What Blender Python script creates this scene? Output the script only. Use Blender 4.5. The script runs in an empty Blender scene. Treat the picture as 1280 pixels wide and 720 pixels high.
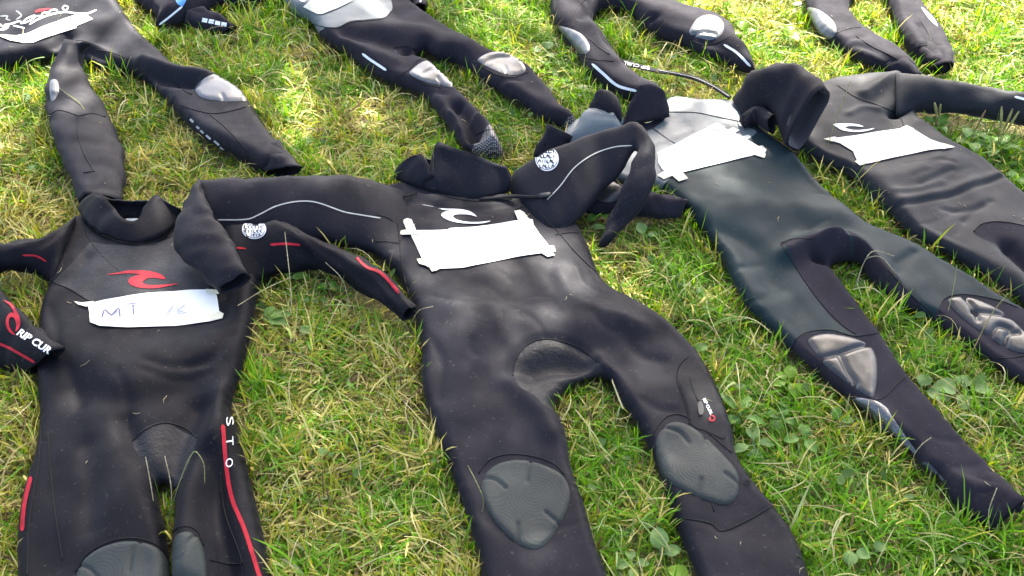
import bpy, math, random
import numpy as np
from mathutils import Vector, Matrix
from mathutils.bvhtree import BVHTree
from mathutils.geometry import delaunay_2d_cdt

random.seed(7)
SC = bpy.context.scene
COL = SC.collection

# ------------------------------------------------------------------ camera
CAM_H, PITCH, FPX = 1.5, math.radians(43.0), 1245.0
cam = bpy.data.cameras.new('camera')
cam.sensor_width = 36.0
cam.lens = FPX / 1280.0 * 36.0
cam.clip_start = 0.02
cam.clip_end = 500.0
camo = bpy.data.objects.new('camera', cam)
camo.location = (0, 0, CAM_H)
camo.rotation_euler = (math.pi / 2 - PITCH, 0, 0)
COL.objects.link(camo)
SC.camera = camo

# ------------------------------------------------------------------ sky and sun
SUN_EL, SUN_AZ = math.radians(44.0), math.radians(14.0)      # azimuth to the right of the view direction (+Y)
world = bpy.data.worlds.new('World')
SC.world = world
world.use_nodes = True
wn = world.node_tree.nodes
bg = wn['Background']
sky = wn.new('ShaderNodeTexSky')
sky.sky_type = 'NISHITA'
sky.sun_disc = False
sky.sun_elevation = SUN_EL
sky.sun_rotation = SUN_AZ
sky.air_density = 0.8
sky.dust_density = 4.0
sky.ozone_density = 0.3
world.node_tree.links.new(sky.outputs[0], bg.inputs[0])
bg.inputs[1].default_value = 0.135
sun = bpy.data.lights.new('sun', 'SUN')
sun.energy = 5.0
sun.angle = math.radians(0.55)
sun.color = (1.0, 0.95, 0.86)
suno = bpy.data.objects.new('sun', sun)
SDIR = Vector((math.sin(SUN_AZ) * math.cos(SUN_EL), math.cos(SUN_AZ) * math.cos(SUN_EL), math.sin(SUN_EL)))
suno.rotation_euler = SDIR.to_track_quat('Z', 'Y').to_euler()
suno.location = (2, 8, 8)
COL.objects.link(suno)
vs = SC.view_settings
vs.view_transform = 'Standard'
vs.look = 'None'
vs.exposure = 2.5
vs.gamma = 1.0
vs.use_curve_mapping = False

# ------------------------------------------------------------------ picture <-> place
CF, SF = math.cos(PITCH), math.sin(PITCH)
CO = np.array([0.0, 0.0, CAM_H])


def rays(p):
    p = np.asarray(p, float)
    x = (p[:, 0] - 640) / FPX
    y = -(p[:, 1] - 360) / FPX
    return np.stack([x, CF + y * SF, -SF + y * CF], 1)


def W(p, z=0.0):
    """points at height z that the lens sees at p"""
    d = rays(p)
    z = np.broadcast_to(np.asarray(z, float), (len(d),))
    t = (z - CAM_H) / d[:, 2]
    return CO + d * t[:, None]


def W3(p3):
    p3 = np.asarray(p3, float)
    return W(p3[:, :2], p3[:, 2])


def cr(pts, step, closed=False):
    """smooth curve through the points, resampled at about the given step"""
    P = np.asarray(pts, float)
    n = len(P)
    out = []
    segs = n if closed else n - 1
    for i in range(segs):
        if closed:
            a, b, c, d = P[(i - 1) % n], P[i], P[(i + 1) % n], P[(i + 2) % n]
        else:
            b, c = P[i], P[i + 1]
            a = P[i - 1] if i > 0 else 2 * b - c
            d = P[i + 2] if i + 2 < n else 2 * c - b
        L = max(np.linalg.norm((c - b)[:3]), 1e-9)
        la, ld = np.linalg.norm((b - a)[:3]), np.linalg.norm((d - c)[:3])
        m1 = (c - a) / (la + L + 1e-9) * L
        m2 = (d - b) / (ld + L + 1e-9) * L
        k = max(2, int(round(L / step)))
        t = (np.arange(k) / k)[:, None]
        out.append((2 * t**3 - 3 * t**2 + 1) * b + (t**3 - 2 * t**2 + t) * m1 + (-2 * t**3 + 3 * t**2) * c + (t**3 - t**2) * m2)
    if not closed:
        out.append(P[-1:])
    return np.concatenate(out)


def sn(x, y, scale, seed, k=7):
    """smooth random field, about -1..1"""
    r = np.random.RandomState(seed)
    s = 0.0
    for _ in range(k):
        a = r.rand() * 2 * math.pi
        f = 2 * math.pi / scale * (0.55 + 0.9 * r.rand())
        s = s + np.sin((x * math.cos(a) + y * math.sin(a)) * f + r.rand() * 6.28)
    return s / (k ** 0.5 * 1.1)


def seg_dist(P, Q, closed=True):
    """distance of the points P from the polyline Q (2D)"""
    A = Q
    B = np.roll(Q, -1, 0) if closed else Q[1:]
    if not closed:
        A = Q[:-1]
    best = np.full(len(P), 1e18)
    px, py = np.ascontiguousarray(P[:, 0]), np.ascontiguousarray(P[:, 1])
    for (ax, ay), (bx, by) in zip(A.tolist(), B.tolist()):
        dx, dy = bx - ax, by - ay
        ux, uy = px - ax, py - ay
        t = ux * dx
        t += uy * dy
        t /= max(dx * dx + dy * dy, 1e-12)
        np.clip(t, 0, 1, out=t)
        ux -= t * dx
        uy -= t * dy
        ux *= ux
        uy *= uy
        ux += uy
        np.minimum(best, ux, out=best)
    return np.sqrt(best)


def inside(P, Q):
    x, y = P[:, 0], P[:, 1]
    r = np.zeros(len(P), bool)
    n = len(Q)
    for i in range(n):
        x1, y1 = Q[i]
        x2, y2 = Q[(i + 1) % n]
        if y1 == y2:
            continue
        c = ((y1 > y) != (y2 > y)) & (x < (x2 - x1) * (y - y1) / (y2 - y1) + x1)
        r ^= c
    return r


def triangulate(bound, step, extra=()):
    """boundary polygon + even interior points -> verts, triangles"""
    lo, hi = bound.min(0), bound.max(0)
    dy = step * 0.866
    rows = np.arange(lo[1], hi[1] + dy, dy)
    pts = []
    for k, yy in enumerate(rows):
        xs = np.arange(lo[0] + (step / 2 if k % 2 else 0), hi[0] + step, step)
        pts.append(np.stack([xs, np.full(len(xs), yy)], 1))
    g = np.concatenate(pts)
    g = g[inside(g, bound)]
    if len(g):
        g = g[seg_dist(g, bound) > 0.55 * step]
    vs_ = [tuple(v) for v in bound]
    es = [(i, (i + 1) % len(bound)) for i in range(len(bound))]
    for pl in extra:
        if len(g):
            g = g[seg_dist(g, pl, False) > 0.5 * step]
        o = len(vs_)
        vs_ += [tuple(v) for v in pl]
        es += [(o + i, o + i + 1) for i in range(len(pl) - 1)]
    vs_ += [tuple(v) for v in g]
    r = delaunay_2d_cdt([Vector(v) for v in vs_], es, [], 1, 1e-7)
    V = np.array([(v.x, v.y) for v in r[0]])
    F = np.array([f for f in r[2] if len(f) == 3], int)
    if len(F):
        c = V[F].mean(1)
        F = F[inside(c, bound)]
        a, b, cc = V[F[:, 0]], V[F[:, 1]], V[F[:, 2]]
        ar = (b[:, 0] - a[:, 0]) * (cc[:, 1] - a[:, 1]) - (b[:, 1] - a[:, 1]) * (cc[:, 0] - a[:, 0])
        F[ar < 0] = F[ar < 0][:, ::-1]
    return V, F


# ------------------------------------------------------------------ objects
def mesh_obj(name, V, F, mat, parent=None, smooth=True):
    me = bpy.data.meshes.new(name)
    me.from_pydata([tuple(v) for v in V], [], [tuple(int(i) for i in f) for f in F])
    if smooth:
        me.polygons.foreach_set('use_smooth', [True] * len(me.polygons))
    me.update()
    o = bpy.data.objects.new(name, me)
    if mat:
        me.materials.append(mat)
    COL.objects.link(o)
    if parent:
        o.parent = parent
        if parent.type == 'EMPTY':
            o.matrix_parent_inverse = Matrix.Translation(parent.location).inverted()
    return o


def thing(name, loc, label, cat, group=None):
    o = bpy.data.objects.new(name, None)
    o.empty_display_size = 0.05
    o.location = loc
    COL.objects.link(o)
    tag(o, label, cat, group)
    return o


def tag(o, label, cat, group=None):
    o['label'] = label
    o['category'] = cat
    if group:
        o['group'] = group
    return o


# ------------------------------------------------------------------ materials
def new_mat(name):
    m = bpy.data.materials.new(name)
    m.use_nodes = True
    return m, m.node_tree.nodes, m.node_tree.links, m.node_tree.nodes['Principled BSDF']


def cloth(name, col, rough=0.7, spec=0.35, sheen=0.25, fine=900.0, fine_b=0.25, soft=35.0, soft_b=0.25, var=0.25, dust=0.0, coat=0.0, mesh_pat=0.0, crease=0.0, rings=0.0):
    m, N, L, b = new_mat(name)
    tc = N.new('ShaderNodeTexCoord')
    n1 = N.new('ShaderNodeTexNoise'); n1.inputs['Scale'].default_value = fine; n1.inputs['Detail'].default_value = 2
    n2 = N.new('ShaderNodeTexNoise'); n2.inputs['Scale'].default_value = soft; n2.inputs['Detail'].default_value = 5; n2.inputs['Roughness'].default_value = 0.6
    n3 = N.new('ShaderNodeTexNoise'); n3.inputs['Scale'].default_value = 9; n3.inputs['Detail'].default_value = 6
    for n in (n1, n2, n3):
        L.new(tc.outputs['Object'], n.inputs['Vector'])
    rmp = N.new('ShaderNodeMapRange'); rmp.inputs[1].default_value = 0.3; rmp.inputs[2].default_value = 0.7
    rmp.inputs[3].default_value = 1 - var; rmp.inputs[4].default_value = 1 + var
    L.new(n3.outputs[0], rmp.inputs[0])
    mul = N.new('ShaderNodeVectorMath'); mul.operation = 'SCALE'; mul.inputs[0].default_value = col
    L.new(rmp.outputs[0], mul.inputs['Scale'])
    src = mul.outputs[0]
    if dust > 0:
        sp = N.new('ShaderNodeTexNoise'); sp.inputs['Scale'].default_value = 160; sp.inputs['Detail'].default_value = 4
        L.new(tc.outputs['Object'], sp.inputs['Vector'])
        cr_ = N.new('ShaderNodeMapRange'); cr_.inputs[1].default_value = 0.63; cr_.inputs[2].default_value = 0.78; cr_.inputs[4].default_value = dust
        L.new(sp.outputs[0], cr_.inputs[0])
        mx = N.new('ShaderNodeMix'); mx.data_type = 'RGBA'; mx.inputs['B'].default_value = (0.12, 0.11, 0.09, 1)
        L.new(cr_.outputs[0], mx.inputs['Factor']); L.new(src, mx.inputs['A'])
        src = mx.outputs['Result']
    L.new(src, b.inputs['Base Color'])
    rr = N.new('ShaderNodeMapRange'); rr.inputs[1].default_value = 0.3; rr.inputs[2].default_value = 0.7
    rr.inputs[3].default_value = rough - 0.06; rr.inputs[4].default_value = min(1, rough + 0.06)
    L.new(n2.outputs[0], rr.inputs[0]); L.new(rr.outputs[0], b.inputs['Roughness'])
    b.inputs['Specular IOR Level'].default_value = spec
    b.inputs['Sheen Weight'].default_value = sheen
    b.inputs['Sheen Roughness'].default_value = 0.45
    b.inputs['Coat Weight'].default_value = coat
    b.inputs['Coat Roughness'].default_value = 0.25
    b1 = N.new('ShaderNodeBump'); b1.inputs['Strength'].default_value = soft_b; b1.inputs['Distance'].default_value = 0.006
    b2 = N.new('ShaderNodeBump'); b2.inputs['Strength'].default_value = fine_b; b2.inputs['Distance'].default_value = 0.001
    L.new(n2.outputs[0], b1.inputs['Height'])
    if mesh_pat > 0:
        vo = N.new('ShaderNodeTexVoronoi'); vo.inputs['Scale'].default_value = mesh_pat
        L.new(tc.outputs['Object'], vo.inputs['Vector']); L.new(vo.outputs['Distance'], b2.inputs['Height'])
    else:
        L.new(n1.outputs[0], b2.inputs['Height'])
    L.new(b1.outputs[0], b2.inputs['Normal'])
    last = b2
    if crease > 0:
        # scattered short creases: thin valleys along the zero line of a noise, only here and there
        cn = N.new('ShaderNodeTexNoise'); cn.inputs['Scale'].default_value = 13; cn.inputs['Detail'].default_value = 1.2; cn.inputs['Distortion'].default_value = 0.3
        ck = N.new('ShaderNodeTexNoise'); ck.inputs['Scale'].default_value = 7; ck.inputs['Detail'].default_value = 1
        L.new(tc.outputs['Object'], cn.inputs['Vector']); L.new(tc.outputs['Object'], ck.inputs['Vector'])
        sb = N.new('ShaderNodeMath'); sb.operation = 'SUBTRACT'; sb.inputs[1].default_value = 0.5; L.new(cn.outputs[0], sb.inputs[0])
        ab = N.new('ShaderNodeMath'); ab.operation = 'ABSOLUTE'; L.new(sb.outputs[0], ab.inputs[0])
        m1 = N.new('ShaderNodeMapRange'); m1.interpolation_type = 'SMOOTHSTEP'; m1.inputs[2].default_value = 0.011; m1.inputs[3].default_value = 1.0; m1.inputs[4].default_value = 0.0; L.new(ab.outputs[0], m1.inputs[0])
        m2 = N.new('ShaderNodeMapRange'); m2.inputs[1].default_value = 0.53; m2.inputs[2].default_value = 0.62; L.new(ck.outputs[0], m2.inputs[0])
        pr = N.new('ShaderNodeMath'); pr.operation = 'MULTIPLY'; L.new(m1.outputs[0], pr.inputs[0]); L.new(m2.outputs[0], pr.inputs[1])
        b3_ = N.new('ShaderNodeBump'); b3_.invert = True; b3_.inputs['Strength'].default_value = crease; b3_.inputs['Distance'].default_value = 0.0022
        L.new(pr.outputs[0], b3_.inputs['Height']); L.new(b2.outputs[0], b3_.inputs['Normal'])
        last = b3_
    if rings > 0:
        # moulded ripples running round each lobe
        vo = N.new('ShaderNodeTexVoronoi'); vo.inputs['Scale'].default_value = 13; vo.inputs['Randomness'].default_value = 0.8
        L.new(tc.outputs['Object'], vo.inputs['Vector'])
        mm = N.new('ShaderNodeMath'); mm.operation = 'MULTIPLY'; mm.inputs[1].default_value = 75.0; L.new(vo.outputs['Distance'], mm.inputs[0])
        si = N.new('ShaderNodeMath'); si.operation = 'SINE'; L.new(mm.outputs[0], si.inputs[0])
        b4_ = N.new('ShaderNodeBump'); b4_.inputs['Strength'].default_value = 0.085 * rings; b4_.inputs['Distance'].default_value = 0.0012
        L.new(si.outputs[0], b4_.inputs['Height']); L.new(last.outputs[0], b4_.inputs['Normal'])
        last = b4_
    L.new(last.outputs[0], b.inputs['Normal'])
    return m


def plain(name, col, rough=0.5, spec=0.4, noise=0.12, trans=0.0):
    m, N, L, b = new_mat(name)
    tc = N.new('ShaderNodeTexCoord')
    n = N.new('ShaderNodeTexNoise'); n.inputs['Scale'].default_value = 60; n.inputs['Detail'].default_value = 4
    L.new(tc.outputs['Object'], n.inputs['Vector'])
    r = N.new('ShaderNodeMapRange'); r.inputs[1].default_value = 0.3; r.inputs[2].default_value = 0.7
    r.inputs[3].default_value = 1 - noise; r.inputs[4].default_value = 1 + noise
    L.new(n.outputs[0], r.inputs[0])
    s = N.new('ShaderNodeVectorMath'); s.operation = 'SCALE'; s.inputs[0].default_value = col
    L.new(r.outputs[0], s.inputs['Scale']); L.new(s.outputs[0], b.inputs['Base Color'])
    b.inputs['Roughness'].default_value = rough
    b.inputs['Specular IOR Level'].default_value = spec
    return m


def leaf_mat(name, attr=True, col=(0.07, 0.13, 0.02), trans=0.4, rough=0.45, vein=0.0):
    m, N, L, b = new_mat(name)
    out = N['Material Output']
    if attr:
        a = N.new('ShaderNodeAttribute'); a.attribute_name = 'Col'
        src = a.outputs['Color']
    else:
        tc = N.new('ShaderNodeTexCoord')
        n = N.new('ShaderNodeTexNoise'); n.inputs['Scale'].default_value = 40; n.inputs['Detail'].default_value = 5
        L.new(tc.outputs['Object'], n.inputs['Vector'])
        r = N.new('ShaderNodeMapRange'); r.inputs[1].default_value = 0.3; r.inputs[2].default_value = 0.7; r.inputs[3].default_value = 0.65; r.inputs[4].default_value = 1.4
        L.new(n.outputs[0], r.inputs[0])
        s = N.new('ShaderNodeVectorMath'); s.operation = 'SCALE'; s.inputs[0].default_value = col
        L.new(r.outputs[0], s.inputs['Scale'])
        src = s.outputs[0]
        bp = N.new('ShaderNodeBump'); bp.inputs['Strength'].default_value = 0.4; bp.inputs['Distance'].default_value = 0.003
        L.new(n.outputs[0], bp.inputs['Height']); L.new(bp.outputs[0], b.inputs['Normal'])
    L.new(src, b.inputs['Base Color'])
    b.inputs['Roughness'].default_value = rough
    b.inputs['Specular IOR Level'].default_value = 0.22
    t = N.new('ShaderNodeBsdfTranslucent')
    hs = N.new('ShaderNodeHueSaturation'); hs.inputs['Hue'].default_value = 0.485; hs.inputs['Saturation'].default_value = 1.1; hs.inputs['Value'].default_value = 1.5
    L.new(src, hs.inputs['Color']); L.new(hs.outputs[0], t.inputs[0])
    mx = N.new('ShaderNodeMixShader'); mx.inputs[0].default_value = trans
    L.new(b.outputs[0], mx.inputs[1]); L.new(t.outputs[0], mx.inputs[2])
    L.new(mx.outputs[0], out.inputs['Surface'])
    return m


NEO = cloth('neoprene_black', (0.0082, 0.0080, 0.0118), 0.60, 0.11, 0.03, soft_b=0.05, crease=0.10, dust=0.35)
NEO_DEEP = cloth('neoprene_deep_black', (0.0050, 0.0049, 0.0070), 0.58, 0.09, 0.02, soft_b=0.05, crease=0.10, dust=0.35)
NEO_V = cloth('neoprene_violet_grey', (0.0165, 0.0150, 0.0200), 0.72, 0.05, 0.04, soft_b=0.05, crease=0.12, dust=0.3)
NEO_MESH = cloth('neoprene_mesh_skin', (0.0095, 0.0097, 0.0115), 0.52, 0.18, 0.1, fine_b=0.5, mesh_pat=420.0)
SKIN_TEAL = cloth('smooth_skin_teal', (0.0085, 0.0190, 0.0215), 0.56, 0.09, 0.05, fine=500, fine_b=0.12, soft=14, soft_b=0.06, var=0.15, dust=0.3, crease=0.08)
SKIN_GREY = cloth('smooth_skin_grey', (0.0150, 0.0165, 0.0190), 0.58, 0.10, 0.1, fine=500, fine_b=0.15, soft=20, soft_b=0.12, var=0.2, dust=0.3, crease=0.15)
SKIN_SILVER = cloth('smooth_skin_sage', (0.085, 0.105, 0.105), 0.5, 0.3, 0.1, fine=400, fine_b=0.15, soft=20, soft_b=0.25, var=0.15)
CHEST_SILVER = cloth('pale_mesh_skin', (0.10, 0.122, 0.126), 0.42, 0.35, 0.0, fine=400, fine_b=0.3, soft=20, soft_b=0.2, var=0.15, mesh_pat=500.0)
CROTCH = cloth('creased_skin', (0.0095, 0.0095, 0.0108), 0.50, 0.17, 0.05, fine=300, fine_b=0.4, soft=70, soft_b=0.35, mesh_pat=230.0)
RUBBER = cloth('grey_rubber', (0.021, 0.0265, 0.0245), 0.58, 0.22, 0.0, fine=300, fine_b=0.1, soft=40, soft_b=0.08, var=0.25, dust=0.2, rings=1.0)
RUBBER_GLOSS = cloth('glossy_rubber', (0.018, 0.020, 0.021), 0.33, 0.36, 0.0, fine=400, fine_b=0.12, soft=45, soft_b=0.08, var=0.2, coat=0.1)
SHINE = cloth('scaly_shin_rubber', (0.030, 0.033, 0.036), 0.26, 0.9, 0.0, fine=400, fine_b=0.5, soft=45, soft_b=0.1, coat=0.3, mesh_pat=260.0)
RUBBER_PALE = cloth('pale_glossy_rubber', (0.050, 0.056, 0.057), 0.33, 0.8, 0.0, fine=400, fine_b=0.3, soft=45, soft_b=0.1, var=0.2, coat=0.1)
LINING = cloth('dark_lining', (0.030, 0.027, 0.031), 0.85, 0.2, 0.2)
LINING_PALE = cloth('pale_lining', (0.33, 0.36, 0.37), 0.8, 0.3, 0.2)
SEAM = plain('seam_thread', (0.0055, 0.0055, 0.0062), 0.6, 0.15)
SEAM_PALE = plain('pale_thread', (0.42, 0.40, 0.34), 0.7, 0.25)
PAPER = plain('label_paper', (0.74, 0.72, 0.64), 0.6, 0.3, 0.03)
TAPE = plain('masking_tape', (0.62, 0.58, 0.42), 0.6, 0.3, 0.03)
INK = plain('faint_ink', (0.10, 0.10, 0.17), 0.6, 0.2, 0.1)
INK_FAINT = plain('fainter_ink', (0.36, 0.36, 0.43), 0.6, 0.2, 0.05)
RED = plain('red_print', (0.34, 0.012, 0.022), 0.5, 0.15, 0.2)
WHITE = plain('white_print', (0.72, 0.72, 0.70), 0.5, 0.4, 0.05)
WHITE_DULL = plain('dull_white_print', (0.30, 0.30, 0.29), 0.5, 0.4, 0.1)
BLACK = plain('black_print', (0.010, 0.010, 0.011), 0.6, 0.08)
BLUE = plain('blue_print', (0.10, 0.30, 0.62), 0.45, 0.4, 0.1)
NAVY = plain('navy_print', (0.010, 0.020, 0.09), 0.35, 0.5, 0.1)
GREY_PRINT = plain('grey_print', (0.12, 0.13, 0.13), 0.5, 0.3, 0.1)


def ribbed():
    m = cloth('ribbed_cuff_rubber', (0.03, 0.028, 0.030), 0.5, 0.5, 0.0)
    N, L = m.node_tree.nodes, m.node_tree.links
    b = N['Principled BSDF']
    tc = N.new('ShaderNodeTexCoord')
    vo = N.new('ShaderNodeTexVoronoi'); vo.inputs['Scale'].default_value = 190; vo.inputs['Randomness'].default_value = 0.15
    L.new(tc.outputs['Object'], vo.inputs['Vector'])
    r = N.new('ShaderNodeValToRGB')
    r.color_ramp.elements[0].position = 0.3; r.color_ramp.elements[0].color = (0.30, 0.26, 0.24, 1)
    r.color_ramp.elements[1].position = 0.45; r.color_ramp.elements[1].color = (0.02, 0.02, 0.02, 1)
    L.new(vo.outputs['Distance'], r.inputs[0]); L.new(r.outputs[0], b.inputs['Base Color'])
    return m


RIB = ribbed()

# ------------------------------------------------------------------ shape tools
SUITS = []          # every garment mesh, for grass clearance


class Suit:
    def __init__(s, at, label):
        p = W([at], 0.0)[0]
        s.root = thing('wetsuit', (p[0], p[1], 0.0), label, 'wetsuit', 'wetsuits laid out on the grass')
        s.shells = []
        s._bvh = {}

    def reg(s, o):
        s.shells.append(o)
        SUITS.append(o)
        s._bvh = {}
        return o

    def bvh(s, objs=None):
        objs = objs or s.shells
        key = tuple(o.name for o in objs)
        if key not in s._bvh:
            V, F = [], []
            for o in objs:
                k = len(V)
                V += [tuple(v.co) for v in o.data.vertices]
                F += [[k + i for i in p.vertices] for p in o.data.polygons]
            s._bvh[key] = BVHTree.FromPolygons(V, F)
        return s._bvh[key]

    # a flat-lying hollow garment: an outline with real thickness
    def puff(s, name, outline, mat, T=0.045, R=0.05, zb=0.010, step=0.0075, ridges=(), wrinkle=1.0, seed=1, panels=(), corner=4.0):
        px = cr(outline, corner, True)
        xy = W(px, zb + 0.45 * T)[:, :2]
        ar = 0.5 * np.sum(xy[:, 0] * np.roll(xy[:, 1], -1) - np.roll(xy[:, 0], -1) * xy[:, 1])
        tn = np.roll(xy, -1, 0) - np.roll(xy, 1, 0)
        nn = np.stack([tn[:, 1], -tn[:, 0]], 1) * (1 if ar > 0 else -1)
        nn /= np.maximum(np.linalg.norm(nn, axis=1, keepdims=True), 1e-9)
        vd = xy / np.linalg.norm(xy, axis=1, keepdims=True)
        dt = (nn * vd).sum(1)
        for _ in range(4):
            dt = (np.roll(dt, 1) + dt + np.roll(dt, -1)) / 3
        xy = W(px, zb + T * (0.45 + 0.35 * dt))[:, :2]
        if ar < 0:
            xy = xy[::-1]
        xy = cr(xy, step, True)
        keep = [0]
        for i in range(1, len(xy)):
            if np.linalg.norm(xy[i] - xy[keep[-1]]) > 0.6 * step:
                keep.append(i)
        xy = xy[keep]
        pxy = [W(cr(p, 4.0, True), zb + T)[:, :2] for p, _, _ in panels]
        V, F = triangulate(xy, step, [np.concatenate([q, q[:1]]) for q in [cr(q, step, True) for q in pxy]])
        d = seg_dist(V, xy)
        u = np.clip(d / R, 0, 1)
        prof = np.sqrt(np.maximum(1 - (1 - u) ** 2, 0))
        x, y = V[:, 0], V[:, 1]
        zt = zb + 0.35 * T + 0.65 * T * prof
        am = np.clip(d / 0.03, 0, 1)
        zt += wrinkle * am * (0.0055 * sn(x, y, 0.26, seed) + 0.0017 * sn(x, y, 0.11, seed + 1) + 0.0003 * sn(x, y, 0.04, seed + 2))
        for pl, wdt, amp in ridges:
            q = W(cr(pl, 4.0), zb + T)[:, :2]
            dd = seg_dist(V, q, False)
            zt += 1.35 * amp * np.exp(-(dd / wdt) ** 2) * np.clip(d / 0.02, 0, 1)
        # even the surface out a little
        E = np.concatenate([F[:, [0, 1]], F[:, [1, 2]], F[:, [2, 0]]])
        on = d < 1e-5
        for _ in range(2):
            acc = np.zeros(len(V)); cnt = np.zeros(len(V))
            np.add.at(acc, E[:, 0], zt[E[:, 1]]); np.add.at(cnt, E[:, 0], 1)
            np.add.at(acc, E[:, 1], zt[E[:, 0]]); np.add.at(cnt, E[:, 1], 1)
            zn = acc / np.maximum(cnt, 1)
            zt = np.where(on, zt, 0.6 * zt + 0.4 * zn)
        zl = np.where(on, zt, np.minimum(zb + 0.35 * T * (1 - prof), zt - 0.004))
        n = len(V)
        VV = np.concatenate([np.column_stack([V, zt]), np.column_stack([V, zl])])
        low = np.where(on, np.arange(n), np.arange(n) + n)
        FB = low[F][:, ::-1]
        c = V[F].mean(1)
        who = np.zeros(len(F), int)
        for k, q in enumerate(pxy):
            who[inside(c, q)] = k + 1
        first = None
        for k in range(len(panels) + 1):
            sel = who == k
            if not sel.any():
                continue
            ff = np.concatenate([F[sel], FB[sel]])
            used, inv = np.unique(ff, return_inverse=True)
            nm, mt = (name, mat) if k == 0 else (panels[k - 1][1], panels[k - 1][2])
            o = s.reg(mesh_obj(nm, VV[used], inv.reshape(ff.shape), mt, s.root))
            first = first or o
        return first

    # a limb between two rails; each station is (rail point, rail point, half thickness)
    def tube(s, name, stations, mat, n=22, step=0.012, hollow=True, wrinkle=1.0, seed=3, lining=None, join=None, parent=None, reg=True, ex=0.85, inset=0.05):
        allV, allF = [], []
        lists = [stations] + (join or [])
        for li, st in enumerate(lists):
            A = W3([q[0] for q in st]); B = W3([q[1] for q in st]); t = np.array([[q[2]] for q in st])
            S = cr(np.concatenate([(A + B) / 2, A, B, t], 1), step)
            c, A, B, t = S[:, 0:3], S[:, 3:6], S[:, 6:9], S[:, 9]
            c = (A + B) / 2
            tan = np.gradient(c, axis=0)
            tan /= np.maximum(np.linalg.norm(tan, axis=1, keepdims=True), 1e-9)
            u = (A - B) / 2
            nr = np.cross(tan, u)
            nr /= np.maximum(np.linalg.norm(nr, axis=1, keepdims=True), 1e-9)
            for i in range(1, len(nr)):
                if np.dot(nr[i], nr[i - 1]) < 0:
                    nr[i] = -nr[i]
            for _ in range(6):
                nr[1:-1] = (nr[:-2] + nr[1:-1] * 2 + nr[2:]) / 4
            nr /= np.maximum(np.linalg.norm(nr, axis=1, keepdims=True), 1e-9)
            th = np.arange(n) / n * 2 * math.pi
            cs, ss = np.cos(th), np.sin(th)
            cs = np.sign(cs) * np.abs(cs) ** ex; ss = np.sign(ss) * np.abs(ss) ** ex
            m = len(c)
            arc = np.concatenate([[0], np.cumsum(np.linalg.norm(np.diff(c, axis=0), axis=1))])
            V = c[:, None] + u[:, None] * cs[None, :, None] + nr[:, None] * (t[:, None] * ss[None])[..., None]
            ww = wrinkle * (0.0035 * sn(np.repeat(arc, n), np.tile(th, m) * 0.05, 0.07, seed + li) + 0.0015 * sn(np.repeat(arc, n), np.tile(th, m) * 0.04, 0.03, seed + li + 9)).reshape(m, n)
            dirs = V - c[:, None]
            dirs /= np.maximum(np.linalg.norm(dirs, axis=2, keepdims=True), 1e-9)
            V = V + dirs * ww[..., None]
            rings = [V[i] for i in range(m)]
            if hollow and li == len(lists) - 1:
                tg = tan[-1]
                rings.append(c[-1] + (V[-1] - c[-1]) * 0.93 + tg * 0.001)
                for f, back in ((0.86, 0.006), (0.82, 0.5 * inset), (0.78, inset)):
                    rings.append(c[-1] + (V[-1] - c[-1]) * f - tg * back)
            k0 = len(allV)
            for r in rings:
                allV += list(r)
            M = len(rings)
            for i in range(M - 1):
                for j in range(n):
                    a, b = k0 + i * n + j, k0 + i * n + (j + 1) % n
                    allF.append((a, b, b + n, a + n))
            allF.append(tuple(k0 + j for j in range(n))[::-1])
            allF.append(tuple(k0 + (M - 1) * n + j for j in range(n)))
        inner = []
        if lining and hollow:
            q = 3 * n + 1
            inner, allF = allF[-q:], allF[:-q]
        o = mesh_obj(name, np.array(allV), allF, mat, parent or s.root)
        if inner:
            used = sorted({i for f in inner for i in f})
            ix = {u: i for i, u in enumerate(used)}
            mesh_obj('lining', [allV[u] for u in used], [tuple(ix[i] for i in f) for f in inner], lining, o)
        if reg:
            s.reg(o)
        return o

    # a standing neck ring: four curves round the opening
    def collar(s, bf, tf, tb, bb, mat, bulge=0.008, name='collar', thick=0.0045):
        k = 40

        def rs(c):
            c = cr(W3(c), 0.004)
            L = np.concatenate([[0], np.cumsum(np.linalg.norm(np.diff(c, axis=0), axis=1))])
            t = np.linspace(0, L[-1], k)
            return np.stack([np.interp(t, L, c[:, i]) for i in range(3)], 1)
        base = np.concatenate([rs(bf), rs(bb)[1:-1]])
        top = np.concatenate([rs(tf), rs(tb)[1:-1]])
        n = len(base)
        ctr = base.mean(0)
        rows = []
        R = 7
        for r in range(R + 1):
            t = r / R
            p = base * (1 - t) + top * t
            o = p - ctr
            o[:, 2] = 0
            o /= np.maximum(np.linalg.norm(o, axis=1, keepdims=True), 1e-9)
            q_ = np.arange(n) * 0.01
            rows.append(p + o * (bulge * math.sin(math.pi * t) + 0.0045 * t * sn(q_, np.full(n, t * 0.05), 0.16, 7 + n) + 0.002 * sn(q_, np.full(n, t * 0.04), 0.05, 9))[:, None]
                        + np.array([0, 0, 1.0]) * (0.003 * t * sn(q_, np.full(n, 0.3), 0.12, 13))[:, None])
        V = np.concatenate(rows)
        F = [(r * n + j, r * n + (j + 1) % n, (r + 1) * n + (j + 1) % n, (r + 1) * n + j) for r in range(R) for j in range(n)]
        o = mesh_obj(name, V, F, mat, s.root)
        md = o.modifiers.new('thickness', 'SOLIDIFY'); md.thickness = thick; md.offset = 0
        return s.reg(o)

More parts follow.
